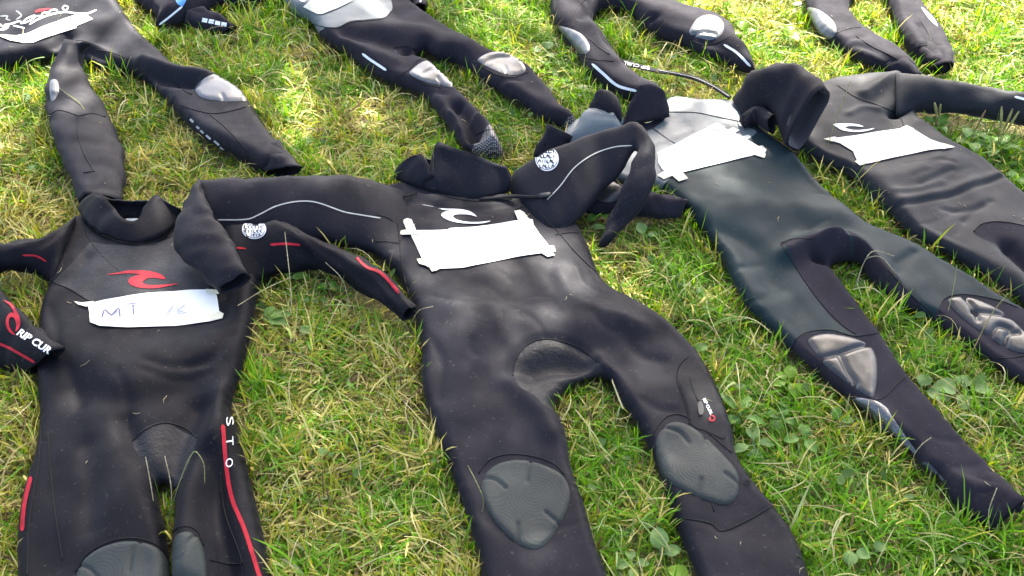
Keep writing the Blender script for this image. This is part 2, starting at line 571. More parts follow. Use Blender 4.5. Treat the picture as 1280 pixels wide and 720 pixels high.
    def cast(s, px, objs=None, off=0.001):
        bv = s.bvh(objs)
        d = rays(px)
        d /= np.linalg.norm(d, axis=1, keepdims=True)
        P = np.zeros((len(d), 3)); ok = np.zeros(len(d), bool)
        off = np.broadcast_to(np.asarray(off, float), (len(d),))
        o = Vector(CO)
        for i in range(len(d)):
            dv = Vector(d[i])
            h = bv.ray_cast(o, dv)
            if h[0] is not None:
                nrm = h[1]
                if nrm.dot(dv) > 0:
                    nrm = -nrm
                P[i] = h[0] + nrm * float(off[i])
                ok[i] = True
        return P, ok

    # a sheet of material lying on the garment, given by its outline
    def patch(s, name, poly, mat, off=0.0015, bulge=0.0, edge=6.0, grid=5.0, smooth_line=True, cuts=(), cut_w=1.9, objs=None, parent=None, wav=0.0, cut_d=1.0):
        b = cr(poly, 3.0, True) if smooth_line else dense(poly, 4.0)
        ex = [cr(c, 2.0) for c in cuts]
        V, F = triangulate(b, grid, ())
        if not len(F):
            return None
        d = seg_dist(V, b)
        h = off + bulge * np.sqrt(np.clip(1 - (1 - np.clip(d / edge, 0, 1)) ** 2, 0, 1))
        for c in ex:
            dc = seg_dist(V, c, False)
            h = h - cut_d * bulge * np.exp(-(dc / cut_w) ** 2)
        if wav:
            h = h + wav * (0.5 + 0.5 * sn(V[:, 0], V[:, 1], 40.0, 5))
        P, ok = s.cast(V, objs, h)
        # drop what misses the garment or leaps across a gap
        F = F[ok[F].all(1)]
        e = np.max([np.linalg.norm(P[F[:, i]] - P[F[:, (i + 1) % 3]], axis=1) for i in range(3)], axis=0)
        F = F[e < 0.045]
        if not len(F):
            return None
        F = F[:, ::-1]
        used, inv = np.unique(F, return_inverse=True)
        return mesh_obj(name, P[used], inv.reshape(F.shape), mat, parent or s.root)

    def stripe(s, name, line, mat, w=3.0, off=0.0012, objs=None, parent=None):
        c = cr(line, 3.0)
        t = np.gradient(c, axis=0)
        t /= np.maximum(np.linalg.norm(t, axis=1, keepdims=True), 1e-9)
        nn = np.stack([-t[:, 1], t[:, 0]], 1)
        ws = np.full(len(c), w / 2)
        ws[0] *= 0.4; ws[-1] *= 0.4
        rows = [c + nn * ws[:, None] * k for k in (-1, 0, 1)]
        V = np.concatenate(rows)
        P, ok = s.cast(V, objs, off)
        n = len(c)
        runs, cur = [], []
        for i in range(n - 1):
            fs = [(r * n + i, r * n + i + 1, (r + 1) * n + i + 1, (r + 1) * n + i) for r in range(2)]
            if all(ok[list(f)].all() and max(np.linalg.norm(P[f[a]] - P[f[(a + 1) % 4]]) for a in range(4)) < 0.04 for f in fs):
                cur += fs
            elif cur:
                runs.append(cur); cur = []
        if cur:
            runs.append(cur)
        first = None
        for F in runs:
            used, inv = np.unique(np.array(F), return_inverse=True)
            o = mesh_obj(name, P[used], inv.reshape(-1, 4), mat, parent or s.root)
            first = first or o
        return first

    def block(s, name, p, q, w, mat, objs=None, off=0.0014):
        p, q = np.array(p, float), np.array(q, float)
        d = (q - p) / max(np.linalg.norm(q - p), 1e-9)
        m_ = np.array([-d[1], d[0]]) * w / 2
        return s.patch(name, [p + m_, q + m_, q - m_, p - m_], mat, off=off, grid=2.0, smooth_line=False, objs=objs)

    def seam(s, line, r0=0.0012, mat=None, objs=None, parent=None, name='seam'):
        c = cr(line, 3.0)
        r = r0 * 1.0
        P, ok = s.cast(c, objs, r * 0.3)
        runs, cur = [], []
        for i in range(len(P)):
            if ok[i] and (not cur or np.linalg.norm(P[i] - cur[-1]) < 0.04):
                cur.append(P[i])
            else:
                if len(cur) > 2:
                    runs.append(cur)
                cur = [P[i]] if ok[i] else []
        if len(cur) > 2:
            runs.append(cur)
        first = None
        for q in runs:
            V, F = [], []
            tube_geo(V, F, np.array(q), np.full(len(q), r), 6)
            o = mesh_obj(name, V, F, mat or SEAM, parent or s.root)
            first = first or o
        return first

    def text(s, name, body, origin, xdir, ydir, mat, off=0.0014, objs=None, parent=None, shear=0.0, bold=0.0):
        V, F = text_geo(body, shear, bold)
        w = V[:, 0].max()
        o = np.array(origin, float); X = np.array(xdir, float) / w; Y = np.array(ydir, float) / 0.7
        px = o + V[:, :1] * X + V[:, 1:2] * Y
        P, ok = s.cast(px, objs, off)
        F = [f for f in F if ok[list(f)].all()]
        if not F:
            return None
        return mesh_obj(name, P, F, mat, parent or s.root, smooth=False)


def dense(poly, step):
    out = []
    P = np.asarray(poly, float)
    for i in range(len(P)):
        a, b = P[i], P[(i + 1) % len(P)]
        k = max(1, int(np.linalg.norm(b - a) / step))
        for j in range(k):
            out.append(a + (b - a) * j / k)
    return np.array(out)


def tube_geo(V, F, P, R, n=6):
    t = np.gradient(P, axis=0)
    t /= np.maximum(np.linalg.norm(t, axis=1, keepdims=True), 1e-9)
    up = np.array([0.31, 0.2, 0.93])
    k0 = len(V)
    for i in range(len(P)):
        a = np.cross(t[i], up); a /= max(np.linalg.norm(a), 1e-9)
        b = np.cross(t[i], a)
        for j in range(n):
            th = 2 * math.pi * j / n
            V.append(tuple(P[i] + (a * math.cos(th) + b * math.sin(th)) * R[i]))
    for i in range(len(P) - 1):
        for j in range(n):
            x, y = k0 + i * n + j, k0 + i * n + (j + 1) % n
            F.append((x, y, y + n, x + n))
    F.append(tuple(k0 + j for j in range(n))[::-1])
    F.append(tuple(k0 + (len(P) - 1) * n + j for j in range(n)))


def text_geo(body, shear=0.0, bold=0.0):
    cu = bpy.data.curves.new('lettering', 'FONT')
    cu.body = body
    cu.shear = shear
    cu.offset = bold
    cu.resolution_u = 3
    o = bpy.data.objects.new('lettering', cu)
    COL.objects.link(o)
    dg = bpy.context.evaluated_depsgraph_get()
    me = bpy.data.meshes.new_from_object(o.evaluated_get(dg))
    V = np.array([(v.co.x, v.co.y) for v in me.vertices])
    V[:, 0] -= V[:, 0].min()
    F = [tuple(p.vertices) for p in me.polygons]
    bpy.data.objects.remove(o)
    bpy.data.curves.remove(cu)
    bpy.data.meshes.remove(me)
    return V, F


def wave_map(src):
    return src


# ================================================================== GROUND
gx = np.concatenate([np.linspace(-60, -4, 12), np.linspace(-3.5, 3.5, 90), np.linspace(4, 60, 12)])
gy = np.concatenate([np.linspace(-40, -1, 10), np.linspace(-0.5, 5.5, 80), np.linspace(6, 120, 16)])
GX, GY = np.meshgrid(gx, gy)


def gz(x, y):
    return 0.006 * sn(x, y, 0.9, 91) + 0.004 * sn(x, y, 0.25, 92) - 0.008


GV = np.column_stack([GX.ravel(), GY.ravel(), gz(GX.ravel(), GY.ravel())])
nx, ny = len(gx), len(gy)
GFc = [(j * nx + i, j * nx + i + 1, (j + 1) * nx + i + 1, (j + 1) * nx + i) for j in range(ny - 1) for i in range(nx - 1)]
m, N, L, b = new_mat('soil_and_thatch')
tc = N.new('ShaderNodeTexCoord')
n1 = N.new('ShaderNodeTexNoise'); n1.inputs['Scale'].default_value = 5; n1.inputs['Detail'].default_value = 8
n2 = N.new('ShaderNodeTexNoise'); n2.inputs['Scale'].default_value = 140; n2.inputs['Detail'].default_value = 6
L.new(tc.outputs['Object'], n1.inputs[0]); L.new(tc.outputs['Object'], n2.inputs[0])
r1 = N.new('ShaderNodeValToRGB')
r1.color_ramp.elements[0].position = 0.35; r1.color_ramp.elements[0].color = (0.075, 0.080, 0.015, 1)
r1.color_ramp.elements[1].position = 0.68; r1.color_ramp.elements[1].color = (0.170, 0.135, 0.050, 1)
r2 = N.new('ShaderNodeMapRange'); r2.inputs[1].default_value = 0.25; r2.inputs[2].default_value = 0.75; r2.inputs[3].default_value = 0.4; r2.inputs[4].default_value = 1.5
ms = N.new('ShaderNodeVectorMath'); ms.operation = 'SCALE'
L.new(n1.outputs[0], r1.inputs[0]); L.new(n2.outputs[0], r2.inputs[0]); L.new(r1.outputs[0], ms.inputs[0]); L.new(r2.outputs[0], ms.inputs['Scale'])
L.new(ms.outputs[0], b.inputs['Base Color'])
b.inputs['Roughness'].default_value = 0.95
bp = N.new('ShaderNodeBump'); bp.inputs['Distance'].default_value = 0.01; bp.inputs['Strength'].default_value = 0.8
L.new(n2.outputs[0], bp.inputs['Height']); L.new(bp.outputs[0], b.inputs['Normal'])
ground = mesh_obj('ground', GV, GFc, m)
ground['kind'] = 'structure'

# ================================================================== WETSUITS
def paper(s, poly, tapes, objs=None, wav=0.0015):
    o = s.patch('paper_label', poly, PAPER, off=0.0020, grid=3.6, smooth_line=False, objs=objs, wav=wav)
    for t in tapes:
        s.patch('tape_strip', t, TAPE, off=0.0032, grid=3.2, smooth_line=False, objs=objs, parent=o, wav=wav)
    return o


def ink(s, lines, par, mat=INK, w=2.0, off=0.0062, objs=None):
    for q in lines:
        s.stripe('pen_stroke', q, mat, w=w, off=off, objs=objs, parent=par)


def emblem(s, cx, cy, rx, ry, seed, objs=None, clip=None):
    th = np.linspace(0, 2 * math.pi, 26)[:-1]
    o = s.patch('sleeve_emblem', np.column_stack([cx + rx * np.cos(th), cy + ry * np.sin(th)]), WHITE, off=0.0012, grid=3.0, objs=objs)
    if not o:
        return
    r = random.Random(seed)
    for row in range(4):
        y = cy - ry * 0.62 + row * ry * 0.42
        hw = rx * math.sqrt(max(0.05, 1 - ((y - cy) / ry) ** 2)) * 0.8
        x = cx - hw
        while x < cx + hw - 2:
            w = r.uniform(2.2, 4.2)
            k = r.randrange(4)
            q = [[(x, y - 2.2), (x + 0.3, y + 2.0), (x + w, y + 1.6)], [(x, y + 1.8), (x + w * 0.5, y - 2.2), (x + w, y + 1.2)], [(x + w, y - 1.8), (x, y - 0.6), (x + w * 0.8, y + 2.0)], [(x + w * 0.5, y - 2.4), (x + w * 0.4, y + 2.2)]][k]
            s.stripe('emblem_mark', q, BLACK, w=r.uniform(1.0, 1.7), off=0.0020, objs=objs, parent=o)
            x += w + 0.8
    s.stripe('emblem_mark', [(cx + rx * 0.9 * math.cos(a), cy + ry * 0.9 * math.sin(a)) for a in np.linspace(0.2, 5.9, 22)], BLACK, w=0.7, off=0.0020, objs=objs, parent=o)


# ---------------------------------------------------------------- front left suit, red print
S1 = Suit((185, 470), 'black wetsuit with red wave print on its chest and a white label lettered MT')
b1 = S1.puff('body', [(100, 266), (80, 288), (64, 318), (60, 350), (50, 380), (46, 420), (45, 465), (48, 520), (41, 565), (29, 602), (21, 650), (20, 700), (26, 780), (50, 900), (75, 985),
                      (185, 985), (205, 900), (214, 780), (213, 715), (207, 665), (199, 632), (197, 612), (206, 606), (216, 612), (217, 640), (214, 668), (214, 720), (222, 800), (240, 900), (262, 985),
                      (385, 985), (372, 880), (352, 790), (338, 715), (324, 645), (310, 590), (299, 540), (290, 520), (291, 500), (303, 462), (315, 412), (321, 372), (326, 340), (318, 300), (285, 278), (228, 268), (165, 272)],
             NEO_DEEP, T=0.038, R=0.024, seed=11, step=0.0068,
             ridges=[([(150, 470), (160, 500), (158, 540)], 0.006, -0.003), ([(185, 455), (215, 462), (260, 452)], 0.008, -0.003), ([(180, 468), (215, 476), (262, 466)], 0.007, -0.0025), ([(70, 440), (90, 470), (100, 510)], 0.012, -0.004), ([(290, 420), (270, 445), (235, 458)], 0.010, -0.004), ([(60, 380), (72, 420), (66, 460)], 0.008, -0.003), ([(110, 560), (118, 610), (112, 660)], 0.02, -0.006),
                     ([(292, 490), (268, 560), (236, 640), (232, 720)], 0.026, 0.022), ([(170, 480), (150, 560), (150, 660)], 0.07, 0.010),
                     ([(262, 575), (270, 640), (285, 720)], 0.022, -0.018), ([(158, 528), (176, 575), (195, 605)], 0.018, -0.010),
                     ([(245, 508), (222, 560), (212, 600)], 0.028, -0.016), ([(120, 450), (200, 440), (290, 430)], 0.05, 0.008), ([(90, 490), (170, 505), (240, 480)], 0.03, -0.007),
                     ([(320, 330), (290, 350), (280, 390)], 0.02, -0.008), ([(60, 352), (85, 345), (110, 320)], 0.016, -0.008)],
             panels=[([(166, 552), (182, 537), (205, 529), (230, 535), (248, 548), (240, 572), (226, 600), (208, 600), (195, 600), (180, 578)], 'crotch_panel', CROTCH)])
r1_ = S1.tube('sleeve', [((282, 284, .05), (308, 362, .03), .02), ((315, 282, .07), (330, 350, .02), .028), ((345, 276, .082), (350, 342, .018), .03), ((375, 288, .08), (392, 338, .018), .028), ((410, 306, .07), (425, 345, .018), .026),
                         ((450, 323, .070), (455, 366, .022), .024), ((485, 345, .074), (485, 384, .036), .020), ((517, 384, .066), (506, 401, .042), .014)], NEO_DEEP, seed=31)
l1_ = S1.tube('sleeve', [((95, 272, .05), (66, 354, .03), .02), ((62, 294, .075), (50, 346, .02), .028), ((20, 303, .09), (24, 338, .03), .03), ((-25, 308, .09), (-20, 345, .03), .03), ((-62, 318, .08), (-50, 372, .03), .03)], NEO_DEEP, seed=37,
              join=[[((-70, 322, .05), (-80, 420, .03), .02), ((-35, 330, .07), (-45, 435, .03), .024), ((0, 362, .075), (-8, 456, .02), .026), ((40, 406, .08), (16, 463, .02), .024), ((77, 435, .085), (38, 468, .02), .02)]])
c1 = S1.collar([(98, 262, .045), (110, 280, .052), (130, 293, .054), (155, 301, .055), (180, 302, .055), (205, 293, .054), (228, 270, .045)],
               [(118, 240, .08), (133, 250, .085), (146, 263, .08), (160, 276, .078), (172, 275, .078), (182, 258, .085), (195, 244, .09), (214, 258, .08)],
               [(214, 258, .08), (195, 252, .074), (165, 251, .07), (140, 250, .072), (118, 240, .08)],
               [(228, 270, .040), (190, 274, .035), (150, 274, .035), (98, 262, .040)], NEO_DEEP)
S1.patch('neck_label', [(147, 262), (178, 266), (172, 279), (156, 279)], LINING_PALE, off=0.002, objs=[b1])
S1.patch('chest_panel', [(112, 303), (135, 306), (170, 308), (210, 300), (226, 290), (245, 320), (262, 345), (262, 362), (200, 366), (130, 377), (112, 376), (88, 362), (66, 353)], NEO_MESH, off=0.0012, grid=6, objs=[b1], smooth_line=False)
p = paper(S1, [(110, 381), (130, 376), (165, 370), (200, 366), (240, 363), (266, 362), (271, 370), (274, 390), (280, 393), (278, 399), (262, 403), (220, 408), (160, 410), (125, 409), (113, 404), (112, 392)],
          [[(93, 378), (103, 380), (118, 378), (118, 384), (108, 385), (98, 382)], [(258, 362), (270, 363), (275, 368), (268, 369), (258, 367)], [(262, 396), (273, 391), (280, 393), (278, 399), (264, 402)]])
ink(S1, [[(128, 400), (132, 390), (140, 396), (149, 388), (151, 399)], [(158, 383), (175, 381)], [(167, 382), (168, 396)]], p)
ink(S1, [[(197, 377), (196, 383)], [(194, 387), (202, 385), (198, 389.5), (203, 393), (195, 396)], [(207, 398), (218, 383)], [(222, 385), (223, 396)], [(233, 383), (223.5, 390), (235, 394)]], p, INK_FAINT, w=1.4)
S1.patch('chest_logo', [(133, 344), (150, 341), (158, 339), (180, 339), (197, 342), (205, 346), (207, 350), (200, 349), (190, 348), (182, 350), (178, 354), (185, 357), (200, 357), (212, 356), (224, 355), (210, 358.5), (195, 361), (180, 361), (168, 359), (161, 354), (162, 349), (170, 345.5), (176, 344), (160, 342.5), (148, 343.5)], RED, off=0.0022, grid=3, objs=[b1])
for q in ([(105, 284), (113, 302), (135, 327), (158, 346)], [(113, 303), (88, 330), (65, 352)], [(66, 353), (88, 362), (112, 377)], [(62, 352), (49, 380), (47, 405)],
          [(52, 525), (48, 580), (37, 650), (34, 720)], [(60, 545), (66, 620), (78, 700)], [(275, 590), (281, 640), (299, 690), (303, 705)], [(262, 700), (285, 705), (303, 705)],
          [(166, 551), (182, 537), (205, 529), (230, 535), (248, 548)], [(94, 715), (108, 694), (130, 680), (155, 673), (185, 676), (206, 690), (214, 712)], [(215, 668), (222, 660), (235, 658), (247, 665), (255, 682)],
          [(300, 330), (292, 350), (283, 360)]):
    S1.seam(q, 0.0013)
S1.seam([(100, 266), (112, 283), (131, 296), (155, 304), (180, 306), (206, 297), (226, 276)], 0.0016)
for pl, cuts in (([(94, 735), (98, 712), (108, 697), (128, 684), (155, 677), (185, 680), (204, 692), (212, 712), (214, 750), (205, 790), (180, 815), (150, 822), (120, 805), (100, 770)],
                  [[(175, 679), (166, 692), (162, 715)], [(98, 707), (112, 712), (124, 724)]]),
                 ([(215, 735), (215, 700), (217, 676), (224, 667), (236, 665), (247, 672), (255, 692), (258, 725), (257, 770), (245, 800), (230, 805), (219, 780)], [[(244, 669), (232, 682), (225, 700)]])):
    S1.patch('knee_pad', pl, RUBBER, off=0.0006, bulge=0.004, edge=7, grid=3.0, cuts=cuts)
S1.stripe('leg_stripe', [(278, 531), (282, 575), (290, 622), (305, 660), (318, 700), (327, 730)], RED, 5.0)
S1.stripe('leg_stripe', [(39, 596), (31, 630), (28, 664)], RED, 5.0)
S1.stripe('shoulder_stripe', [(28, 319), (45, 320), (58, 327)], RED, 2.2)
for ch, y in (('S', 522), ('T', 547), ('O', 574)):
    S1.text('leg_lettering', ch, (282, y), (0.5, 11), (9, -1.5), WHITE)
S1.patch('forearm_logo', [(4, 376), (14, 380), (22, 391), (26, 402), (24, 411), (20, 415), (21, 406), (18, 398), (13, 397), (11, 403), (14, 412), (20, 419), (13, 416), (8, 406), (9, 396), (14, 391), (18, 392), (13, 383)], RED, off=0.0016, grid=2.5, objs=[l1_])
S1.text('forearm_lettering', 'RIP CUR', (21, 418), (40, 25), (4.5, -7.5), WHITE, objs=[l1_], shear=0.2, bold=0.03)
S1.stripe('forearm_stripe', [(-8, 427), (10, 434), (25, 442), (44, 453)], RED, 3.5, objs=[l1_])
emblem(S1, 318, 287, 15, 12, 4, objs=[r1_])
S1.stripe('arm_stripe', [(296, 310), (308, 311)], RED, 2.0, objs=[r1_])
S1.stripe('arm_stripe', [(338, 306), (355, 305), (376, 306)], RED, 3.2, objs=[r1_])
S1.stripe('arm_stripe', [(443, 317), (450, 327), (460, 335), (474, 340), (487, 352), (499, 367)], RED, 3.4, objs=[r1_])

# ---------------------------------------------------------------- middle suit
S2 = Suit((690, 420), 'black wetsuit with two grey knee pads, white wave print and one sleeve arched up')
b2 = S2.puff('body', [(498, 226), (468, 240), (462, 275), (474, 318), (500, 350), (514, 380), (521, 402), (527, 432), (527, 470), (533, 505), (546, 545), (565, 592), (583, 642), (597, 692), (606, 740), (622, 830), (640, 930),
                      (772, 930), (772, 830), (762, 725), (745, 680), (728, 622), (713, 578), (708, 545), (702, 522), (692, 508), (703, 493), (716, 483), (732, 477), (752, 474), (766, 482), (778, 505), (796, 532), (816, 572), (830, 610), (843, 652), (858, 690), (871, 722), (888, 790), (905, 890),
                      (1012, 890), (1018, 800), (1015, 740), (1006, 697), (990, 660), (965, 625), (937, 591), (920, 562), (915, 532), (901, 491), (881, 451), (858, 420), (830, 395), (790, 371), (760, 354), (746, 334), (736, 308), (722, 280), (700, 256), (664, 246), (632, 240), (560, 232)],
             NEO, T=0.029, R=0.017, step=0.0065, seed=21,
             ridges=[([(540, 372), (556, 380), (580, 385)], 0.005, -0.0022), ([(640, 380), (668, 370), (690, 372)], 0.005, -0.0024), ([(660, 385), (680, 378), (692, 380), (698, 392)], 0.005, -0.0024), ([(535, 420), (552, 450), (548, 500)], 0.008, -0.003), ([(530, 480), (540, 520), (556, 560)], 0.006, -0.003), ([(590, 430), (588, 440), (596, 448)], 0.005, -0.0022), ([(720, 330), (728, 350), (748, 366)], 0.007, -0.003), ([(560, 560), (572, 600), (590, 640)], 0.007, -0.0028), ([(660, 470), (690, 462), (720, 462)], 0.005, -0.0024), ([(668, 492), (690, 480), (705, 482)], 0.004, -0.003), ([(780, 420), (800, 440), (830, 450)], 0.012, -0.003), ([(800, 500), (822, 512), (845, 512)], 0.006, -0.0022),
                     ([(640, 467), (646, 447), (662, 431), (682, 425), (704, 428), (728, 437), (747, 452)], 0.010, -0.004), ([(665, 462), (700, 455), (735, 462)], 0.03, -0.016), ([(748, 448), (766, 478), (790, 520)], 0.018, 0.012),
                     ([(640, 480), (672, 510), (690, 540)], 0.022, 0.008), ([(600, 400), (680, 395), (780, 400)], 0.06, 0.010), ([(560, 380), (590, 440), (590, 520)], 0.05, 0.007), ([(700, 340), (720, 375), (800, 410)], 0.02, 0.006),
                     ([(615, 362), (635, 385), (655, 402)], 0.004, -0.002), ([(655, 395), (672, 410), (680, 422)], 0.004, -0.002), ([(610, 368), (622, 385), (626, 400)], 0.004, -0.0018),
                     ([(742, 395), (750, 408), (770, 417), (785, 405), (792, 388)], 0.005, -0.002), ([(480, 245), (520, 248), (560, 262), (610, 262), (650, 254)], 0.012, -0.004),
                     ([(640, 352), (625, 340), (615, 335)], 0.004, -0.0016), ([(600, 700), (620, 660), (603, 640)], 0.01, -0.002),
                     ([(855, 648), (890, 655), (900, 664), (930, 653), (966, 632)], 0.004, -0.002), ([(683, 664), (712, 655), (735, 650)], 0.004, -0.0018), ([(610, 650), (622, 662), (640, 675)], 0.006, -0.002)],
             panels=[([(641, 467), (646, 447), (661, 430), (681, 424), (702, 427), (726, 436), (745, 450), (757, 468), (775, 490), (740, 490), (706, 506), (686, 514), (666, 497), (650, 488)], 'crotch_panel', CROTCH)])
l2_ = S2.tube('sleeve', [((524, 242, .022), (516, 345, .010), .006), ((496, 236, .048), (494, 338, .018), .016), ((466, 228, .072), (464, 316, .022), .024), ((430, 220, .088), (425, 307, .028), .03), ((380, 222, .092), (370, 302, .028), .03), ((310, 224, .095), (300, 298, .03), .03), ((248, 226, .10), (262, 292, .04), .022)],
              NEO, seed=41, hollow=True,
              join=[[((246, 226, .105), (251, 229, .105), .010), ((237, 244, .11), (257, 246, .118), .016), ((228, 270, .105), (266, 268, .122), .022), ((218, 305, .095), (280, 287, .12), .026), ((233, 328, .09), (290, 304, .115), .026), ((255, 347, .085), (300, 323, .108), .024), ((276, 366, .08), (311, 343, .10), .022)]])
r2_ = S2.tube('sleeve', [((634, 232, .026), (660, 272, .018), .006), ((645, 214, .06), (680, 284, .028), .014), ((668, 198, .088), (706, 288, .032), .022), ((700, 183, .115), (728, 268, .052), .020), ((740, 168, .145), (752, 241, .078), .015), ((775, 157, .165), (778, 214, .108), .013), ((796, 154, .17), (793, 188, .135), .012),
                         ((809, 164, .162), (797, 192, .14), .012), ((817, 185, .15), (792, 200, .135), .016), ((820, 210, .128), (783, 222, .115), .02), ((815, 238, .098), (772, 248, .085), .02), ((796, 268, .055), (760, 275, .05), .018), ((772, 293, .028), (751, 300, .024), .014), ((758, 308, .014), (748, 309, .012), .008)],
              NEO, seed=45, hollow=False, wrinkle=0.6)
c2 = S2.collar([(493, 224, .030), (512, 231, .036), (530, 236, .037), (545, 241, .037), (575, 248, .037), (605, 249, .037), (635, 241, .032)],
               [(516, 194, .088), (525, 191, .095), (533, 205, .085), (540, 220, .07), (543, 200, .09), (547, 177, .118), (562, 181, .115), (580, 188, .11), (605, 198, .10), (631, 208, .085)],
               [(631, 208, .085), (600, 208, .06), (560, 204, .055), (530, 198, .06), (516, 194, .088)],
               [(635, 241, .032), (600, 226, .03), (550, 216, .03), (493, 224, .030)], NEO, bulge=0.010)
p = paper(S2, [(512, 291), (520, 289), (559, 288), (563, 286), (593, 284.5), (643, 277), (664, 276), (666, 280), (675, 294), (686, 308), (684, 316), (679, 317), (649, 321.5), (615, 328), (581, 335.5), (549, 337), (534, 335), (528, 325)],
          [[(503.4, 276.6), (509, 274), (514.7, 275.6), (520, 288), (521, 294), (511, 295)], [(498, 290), (506, 288.5), (524, 290), (524, 295), (501.6, 294.6)], [(642.8, 265.5), (649.7, 264), (655, 267), (661, 275), (666, 276), (667, 282), (649, 281)],
           [(676, 309), (692, 308.4), (694.7, 315), (690, 317), (694, 319.7), (684.4, 322), (676, 317)], [(521, 325), (525, 324.4), (540, 330), (540, 336), (524, 331)], [(534, 332), (549, 333), (549, 338), (545.6, 340), (540, 341)]], objs=[b2])
ink(S2, [[(541, 304), (544, 310)], [(561, 296), (566, 305), (568, 309)], [(580, 302), (582, 309)], [(631, 299), (638, 297)], [(608, 292), (609, 294)], [(548, 301), (552, 312)], [(572, 298), (577, 308)]], p, INK_FAINT, w=1.4, objs=[b2])
S2.patch('chest_logo', [(527, 256.5), (538, 258), (549, 261), (574, 262), (585, 264), (592.5, 268), (596, 271.5), (589, 269.5), (579, 268.5), (569, 269), (566, 271.5), (572, 275.6), (585, 278), (600, 278), (613.5, 276.7), (604, 279.5), (589, 280), (574, 279), (559, 275), (551.6, 269.5), (555, 266), (562, 264.8), (568, 264.2), (555, 263), (544, 259.7)], WHITE, off=0.0018, grid=2.5, objs=[b2])
kp = S2.patch('knee_pad', [(602, 613), (605.6, 594.7), (621, 581), (642, 575.5), (663.6, 577), (685, 584), (703, 594.7), (712, 613), (709.5, 634.5), (699, 656), (685, 677), (670, 686.4), (651, 682), (633, 668), (615, 646.7)], RUBBER, off=0.0008, bulge=0.0045, edge=7, grid=2.6,
              cuts=[[(664, 577), (660, 590), (659, 603)], [(603, 599), (618, 601), (632, 612)], [(700, 657), (682, 642)], [(647, 680), (647, 656)]])
kp = S2.patch('knee_pad', [(820, 556), (824, 542), (835.6, 530), (849.4, 528), (869, 536.7), (885.6, 550.6), (902, 567), (919, 586.7), (924.4, 606), (920, 623), (908, 631), (891, 628), (871.7, 621), (849.4, 610), (830, 598), (821.7, 575.6)], RUBBER, off=0.0008, bulge=0.0045, edge=7, grid=2.6,
              cuts=[[(828, 535), (849, 542), (861, 556)], [(873, 623), (876, 600)], [(926, 608), (906, 593)], [(881, 546), (882, 556)]])
for q in ([(598, 592), (612, 575), (636, 568), (663, 570), (691, 579), (706, 593)], [(814, 560), (818, 540), (832, 522), (848, 518), (866, 526), (890, 545), (915, 566)],
          [(641, 470), (646, 447), (661, 430), (681, 424), (702, 427), (726, 436), (746, 452)], [(860, 446), (849, 457), (846, 472), (852, 492), (860, 517), (862, 531)], [(854, 463), (866, 463)],
          [(497, 280), (499, 300), (503, 335), (512, 370), (521, 396)], [(468, 302), (482, 302), (498, 304)], [(645, 262), (662, 258), (690, 282), (722, 318), (745, 340)], [(694, 294), (712, 291), (734, 292)],
          [(528, 233), (560, 246), (600, 252), (640, 249)], [(470, 268), (484, 272), (498, 281)], [(830, 396), (858, 421), (878, 450), (897, 490)],
          [(855, 648), (890, 655), (900, 664), (930, 653), (966, 632)], [(890, 630), (893, 640)]):
    S2.seam(q, 0.0012)
zp = S2.patch('thigh_pocket', [(860, 450), (851, 458), (848, 472), (855, 492), (862, 516), (866, 532), (885, 540), (906, 548), (906, 520), (896, 492), (878, 462)], cloth('pocket_fabric', (0.0085, 0.0085, 0.0105), 0.6, 0.12, 0.03), off=0.0012, grid=5)
S2.seam([(862.5, 472), (866, 487), (873, 502)], 0.0018, name='zipper', parent=zp)
S2.patch('zip_pull', [(872, 505), (876, 503), (879, 510), (878, 519), (874, 520), (872, 513)], plain('zip_metal', (0.018, 0.018, 0.019), 0.4, 0.3), off=0.004, grid=2, parent=zp)
S2.text('pocket_lettering', 'RIP CURL', (878, 500), (10, 20), (3.4, -1.6), WHITE, parent=zp, off=0.003, bold=0.02)
S2.stripe('pocket_logo', [(888, 520), (893, 522), (892, 527), (887, 526), (888, 522)], RED, 2.0, off=0.003, parent=zp)
S2.stripe('shin_logo', [(931, 600), (938, 602), (934, 606), (930, 604)], BLACK, 1.8)
S2.stripe('arm_stripe', [(272, 275), (310, 274), (325, 268), (345, 258), (372, 252), (395, 253), (430, 265), (452, 269), (476, 273)], SEAM_PALE, 1.5, objs=[l2_, b2])
S2.stripe('arm_stripe', [(684, 250), (700, 233), (718, 210), (742, 193), (768, 184), (790, 182)], SEAM_PALE, 1.3, objs=[r2_])
emblem(S2, 684, 199, 14.5, 15, 9, objs=[r2_])
S2.tube('zip_cord', [((497, 246, .042), (500, 248.5, .042), .0016), ((510, 243, .052), (511, 245.5, .052), .0016), ((520, 240, .046), (521, 242.5, .046), .0016)], BLACK, n=8, hollow=False, wrinkle=0, reg=False)
S2.tube('neck_zip', [((598, 247, .044), (600, 251, .042), .002), ((640, 243, .050), (642, 248, .048), .003), ((668, 244, .066), (669, 248, .064), .002), ((690, 240, .080), (691, 243, .078), .0016)], BLACK, n=8, hollow=False, wrinkle=0, reg=False)
S2.tube('zip_toggle', [((674, 242, .074), (674, 247, .072), .003), ((688, 240, .083), (688, 245, .081), .003)], plain('toggle_plastic', (0.03, 0.03, 0.03), 0.45, 0.3), n=10, hollow=False, wrinkle=0, reg=False)

